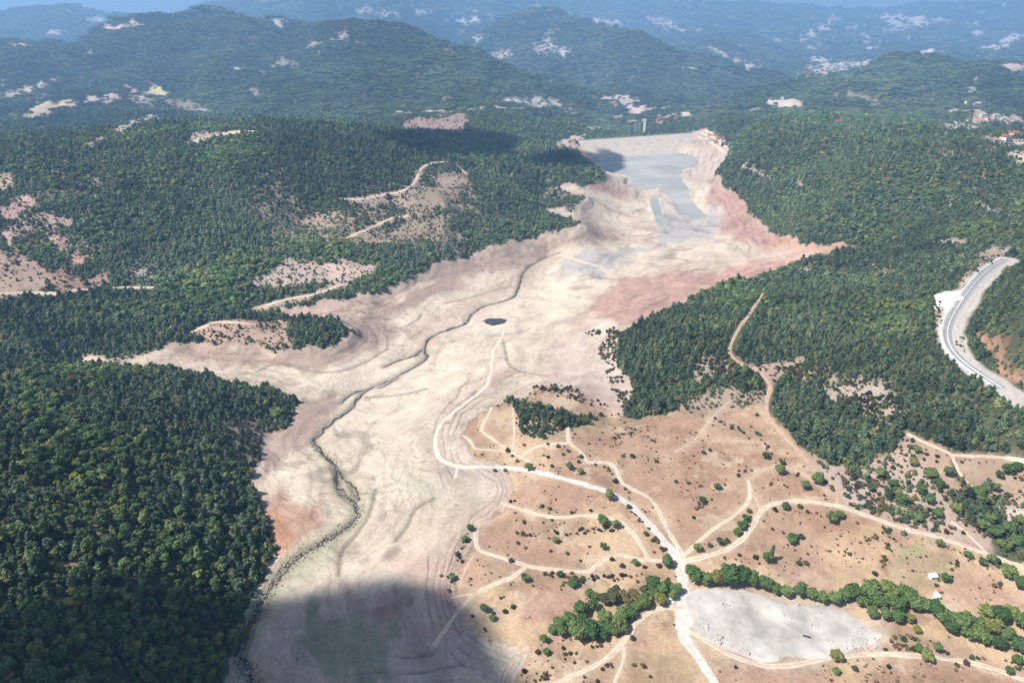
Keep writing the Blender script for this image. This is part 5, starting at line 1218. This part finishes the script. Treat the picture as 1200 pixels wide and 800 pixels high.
# ------------------------------------------------------------------ stones
def stones(name, label, x, y, s, mat, lift=.0, cat='stones'):
    b0, f0 = ICO1; V = []; F = []
    k = len(x); zz = zat(x, y)
    jit = RNG.uniform(.65, 1.25, (k, len(b0), 1)); sc = s[:, None, None] * RNG.uniform(.6, 1.2, (k, 1, 3)) * np.array([1, 1, .75])
    VV = b0[None] * jit * sc + np.stack([x, y, zz + lift + s * .2], 1)[:, None, :]
    f = np.array(f0)[None] + (np.arange(k) * len(b0))[:, None, None]
    m_ = bpy.data.meshes.new(name); VV = VV.reshape(-1, 3); f = f.reshape(-1, 3)
    m_.vertices.add(len(VV)); m_.vertices.foreach_set('co', VV.astype(np.float32).ravel())
    m_.loops.add(len(f) * 3); m_.loops.foreach_set('vertex_index', f.astype(np.int32).ravel())
    m_.polygons.add(len(f)); m_.polygons.foreach_set('loop_start', np.arange(len(f), dtype=np.int32) * 3); m_.polygons.foreach_set('loop_total', np.full(len(f), 3, np.int32))
    m_.update(calc_edges=True); m_.materials.append(mat)
    return tag(link(name, m_), label, cat, kind='stuff')
C = stream_ground['main'][0]; C = C[C[:, 1] < 470]
NS = 1700
i = RNG.integers(0, len(C) - 1, NS); t_ = RNG.random(NS); q = C[i] * (1 - t_)[:, None] + C[i + 1] * t_[:, None]
offs = RNG.normal(0, 1.7, NS)
stones('stream_stones', 'pale boulders and stones lining the stream bed below its bend', q[:, 0] + offs, q[:, 1] + RNG.normal(0, 1.5, NS), RNG.gamma(2.2, .075, NS) + .06, M['stone'])
i = RNG.integers(0, len(C) - 1, 600); q = C[i]; ax, ay = q[:, 0] + RNG.normal(0, 2.6, 600), q[:, 1] + RNG.normal(0, 2, 600)
cover_object('stream_scrub', 'green and brown tufts growing among the stream stones', SRC_BUSH, np.stack([ax, ay, zat(ax, ay)], 1), RNG.integers(0, 5, 600), RNG.uniform(.1, .34, 600), 'scrub')
yp = cast(np.array([(RNG.uniform(815, 1030), RNG.uniform(695, 772)) for _ in range(1600)])); yu, yw = chart(yp[:, 0], yp[:, 1])
s = (poly_mask(YARD, yu, yw, .004) > .6) & (fbm(yp[:, 0] / 12, yp[:, 1] / 12, 3) > .05)
stones('spoil_rubble', 'scattered pale rubble blocks on the gravel yard', yp[s, 0], yp[s, 1], RNG.gamma(2, .16, s.sum()) + .1, M['yard'], .5, 'rubble')
for (px_, py_, s_) in [(783,704,1.5),(787,702,1.1),(789,706,1.3),(785,707,.9),(791,703,.8)]:
    g_ = cast([(px_, py_)])[0]; b0, f0 = ICO2; m_ = mesh('boulder', b0 * RNG.uniform(.8, 1.1, (len(b0), 1)) * np.array([1, .9, .7]) * s_, f0, M['pad'])
    o = link('boulder', m_); o.location = (g_[0], g_[1], g_[2] + s_ * .3); tag(o, 'white boulder heaped where the grove meets the main track', 'boulder', 'white boulders by the grove')

# ------------------------------------------------------------------ clouds that throw the shade (above the frame)
mcl = bpy.data.materials.new('cloud_vapour'); mcl.use_nodes = True; tcl = mcl.node_tree
tcl.nodes.remove(tcl.nodes['Principled BSDF'])
pv = tcl.nodes.new('ShaderNodeVolumePrincipled'); pv.inputs['Density'].default_value = .13; pv.inputs['Color'].default_value = (.98,.98,.98,1)
tcl.links.new(pv.outputs[0], tcl.nodes['Material Output'].inputs['Volume'])
CLOUD_Z = 1250.0
def cloud(P, label, cell, reach):
    C = cast(densify(P, 12, True)) if not isinstance(P, np.ndarray) else P
    k = (CLOUD_Z - C[:, 2]) / SUN_DIR.z
    S = np.stack([C[:, 0] + SUN_DIR.x * k, C[:, 1] + SUN_DIR.y * k], 1)
    x0, y0 = S.min(0) - cell * 3; x1, y1 = S.max(0) + cell * 3
    gx, gy = np.meshgrid(np.arange(x0, x1, cell), np.arange(y0, y1, cell))
    a = gx + fbm(gx / (reach * 2.2), gy / (reach * 2.2), 4) * reach * .6; b = gy + fbm(gx / (reach * 2.2) + 40, gy / (reach * 2.2), 4) * reach * .6
    ins = np.zeros(gx.shape, bool); kk = len(S)
    for i in range(kk):
        p, q = S[i], S[(i + 1) % kk]
        if p[1] != q[1]: c = (p[1] > b) != (q[1] > b); ins ^= c & (a < (q[0] - p[0]) * (b - p[1]) / (q[1] - p[1]) + p[0])
    d = seg_dist(a.ravel(), b.ravel(), np.vstack([S, S[:1]])).reshape(gx.shape)
    sd = np.where(ins, d, -d)
    th = np.clip(sd, 0, None); th = 130 * (1 - np.exp(-th / 50)) * (1 + .5 * fbm(gx / 60, gy / 60, 4))
    th = np.where(sd > 0, th, 0)
    ids = np.arange(gx.size).reshape(gx.shape); q = np.stack([ids[:-1, :-1], ids[:-1, 1:], ids[1:, 1:], ids[1:, :-1]], -1).reshape(-1, 4)
    q = q[(th.ravel()[q] > 0).any(1)]
    used = np.unique(q); re = np.full(gx.size, -1); re[used] = np.arange(len(used)); q = re[q]; nu = len(used)
    X, Y_, TH = gx.ravel()[used], gy.ravel()[used], th.ravel()[used]
    Vt = np.stack([X, Y_, CLOUD_Z + TH], 1); Vb = np.stack([X, Y_, CLOUD_Z - .18 * TH], 1)
    m_ = quad_mesh('cloud', np.vstack([Vb, Vt]), np.vstack([q[:, ::-1], q + nu]), mcl)
    bm = bmesh.new(); bm.from_mesh(m_); bmesh.ops.remove_doubles(bm, verts=bm.verts, dist=.01); bm.to_mesh(m_); bm.free(); m_.shade_smooth()
    tag(link('cloud', m_), label, 'cloud', 'low summer clouds')
cloud([(-160,760),(0,738),(60,722),(120,705),(200,695),(290,705),(330,690),(395,676),(470,672),(545,688),(572,735),(590,790),(600,850),(580,930),(300,990),(0,990),(-200,900)], 'low flat cumulus cloud shading the stream end of the pool', 6, 40)
cloud([(430,158),(500,150),(600,160),(606,190),(640,180),(695,176),(718,180),(722,188),(700,195),(640,198),(560,188),(500,182)], 'drifting cumulus cloud shading the ridge beside the dam', 12, 70)

# ------------------------------------------------------------------ haze
zmin = float(ZG.min()) - 60; zmax = 940.0
mh = bpy.data.materials.new('haze_air'); mh.use_nodes = True; th_ = mh.node_tree
th_.nodes.remove(th_.nodes['Principled BSDF'])
hv = th_.nodes.new('ShaderNodeVolumePrincipled'); hv.inputs['Density'].default_value = HAZE_DENSITY; hv.inputs['Color'].default_value = HAZE_COLOR
hv.inputs['Anisotropy'].default_value = .15
th_.links.new(hv.outputs[0], th_.nodes['Material Output'].inputs['Volume'])
hb = link('haze', boxes('haze', [(-19500, 19500, -900, 17000, zmin, zmax)], mh)); tag(hb, 'thin blue summer haze filling the whole valley', 'haze', kind='stuff')
print('ground z', ZG.min(), ZG.max(), 'trees', [len(a[0]) for a in allp])
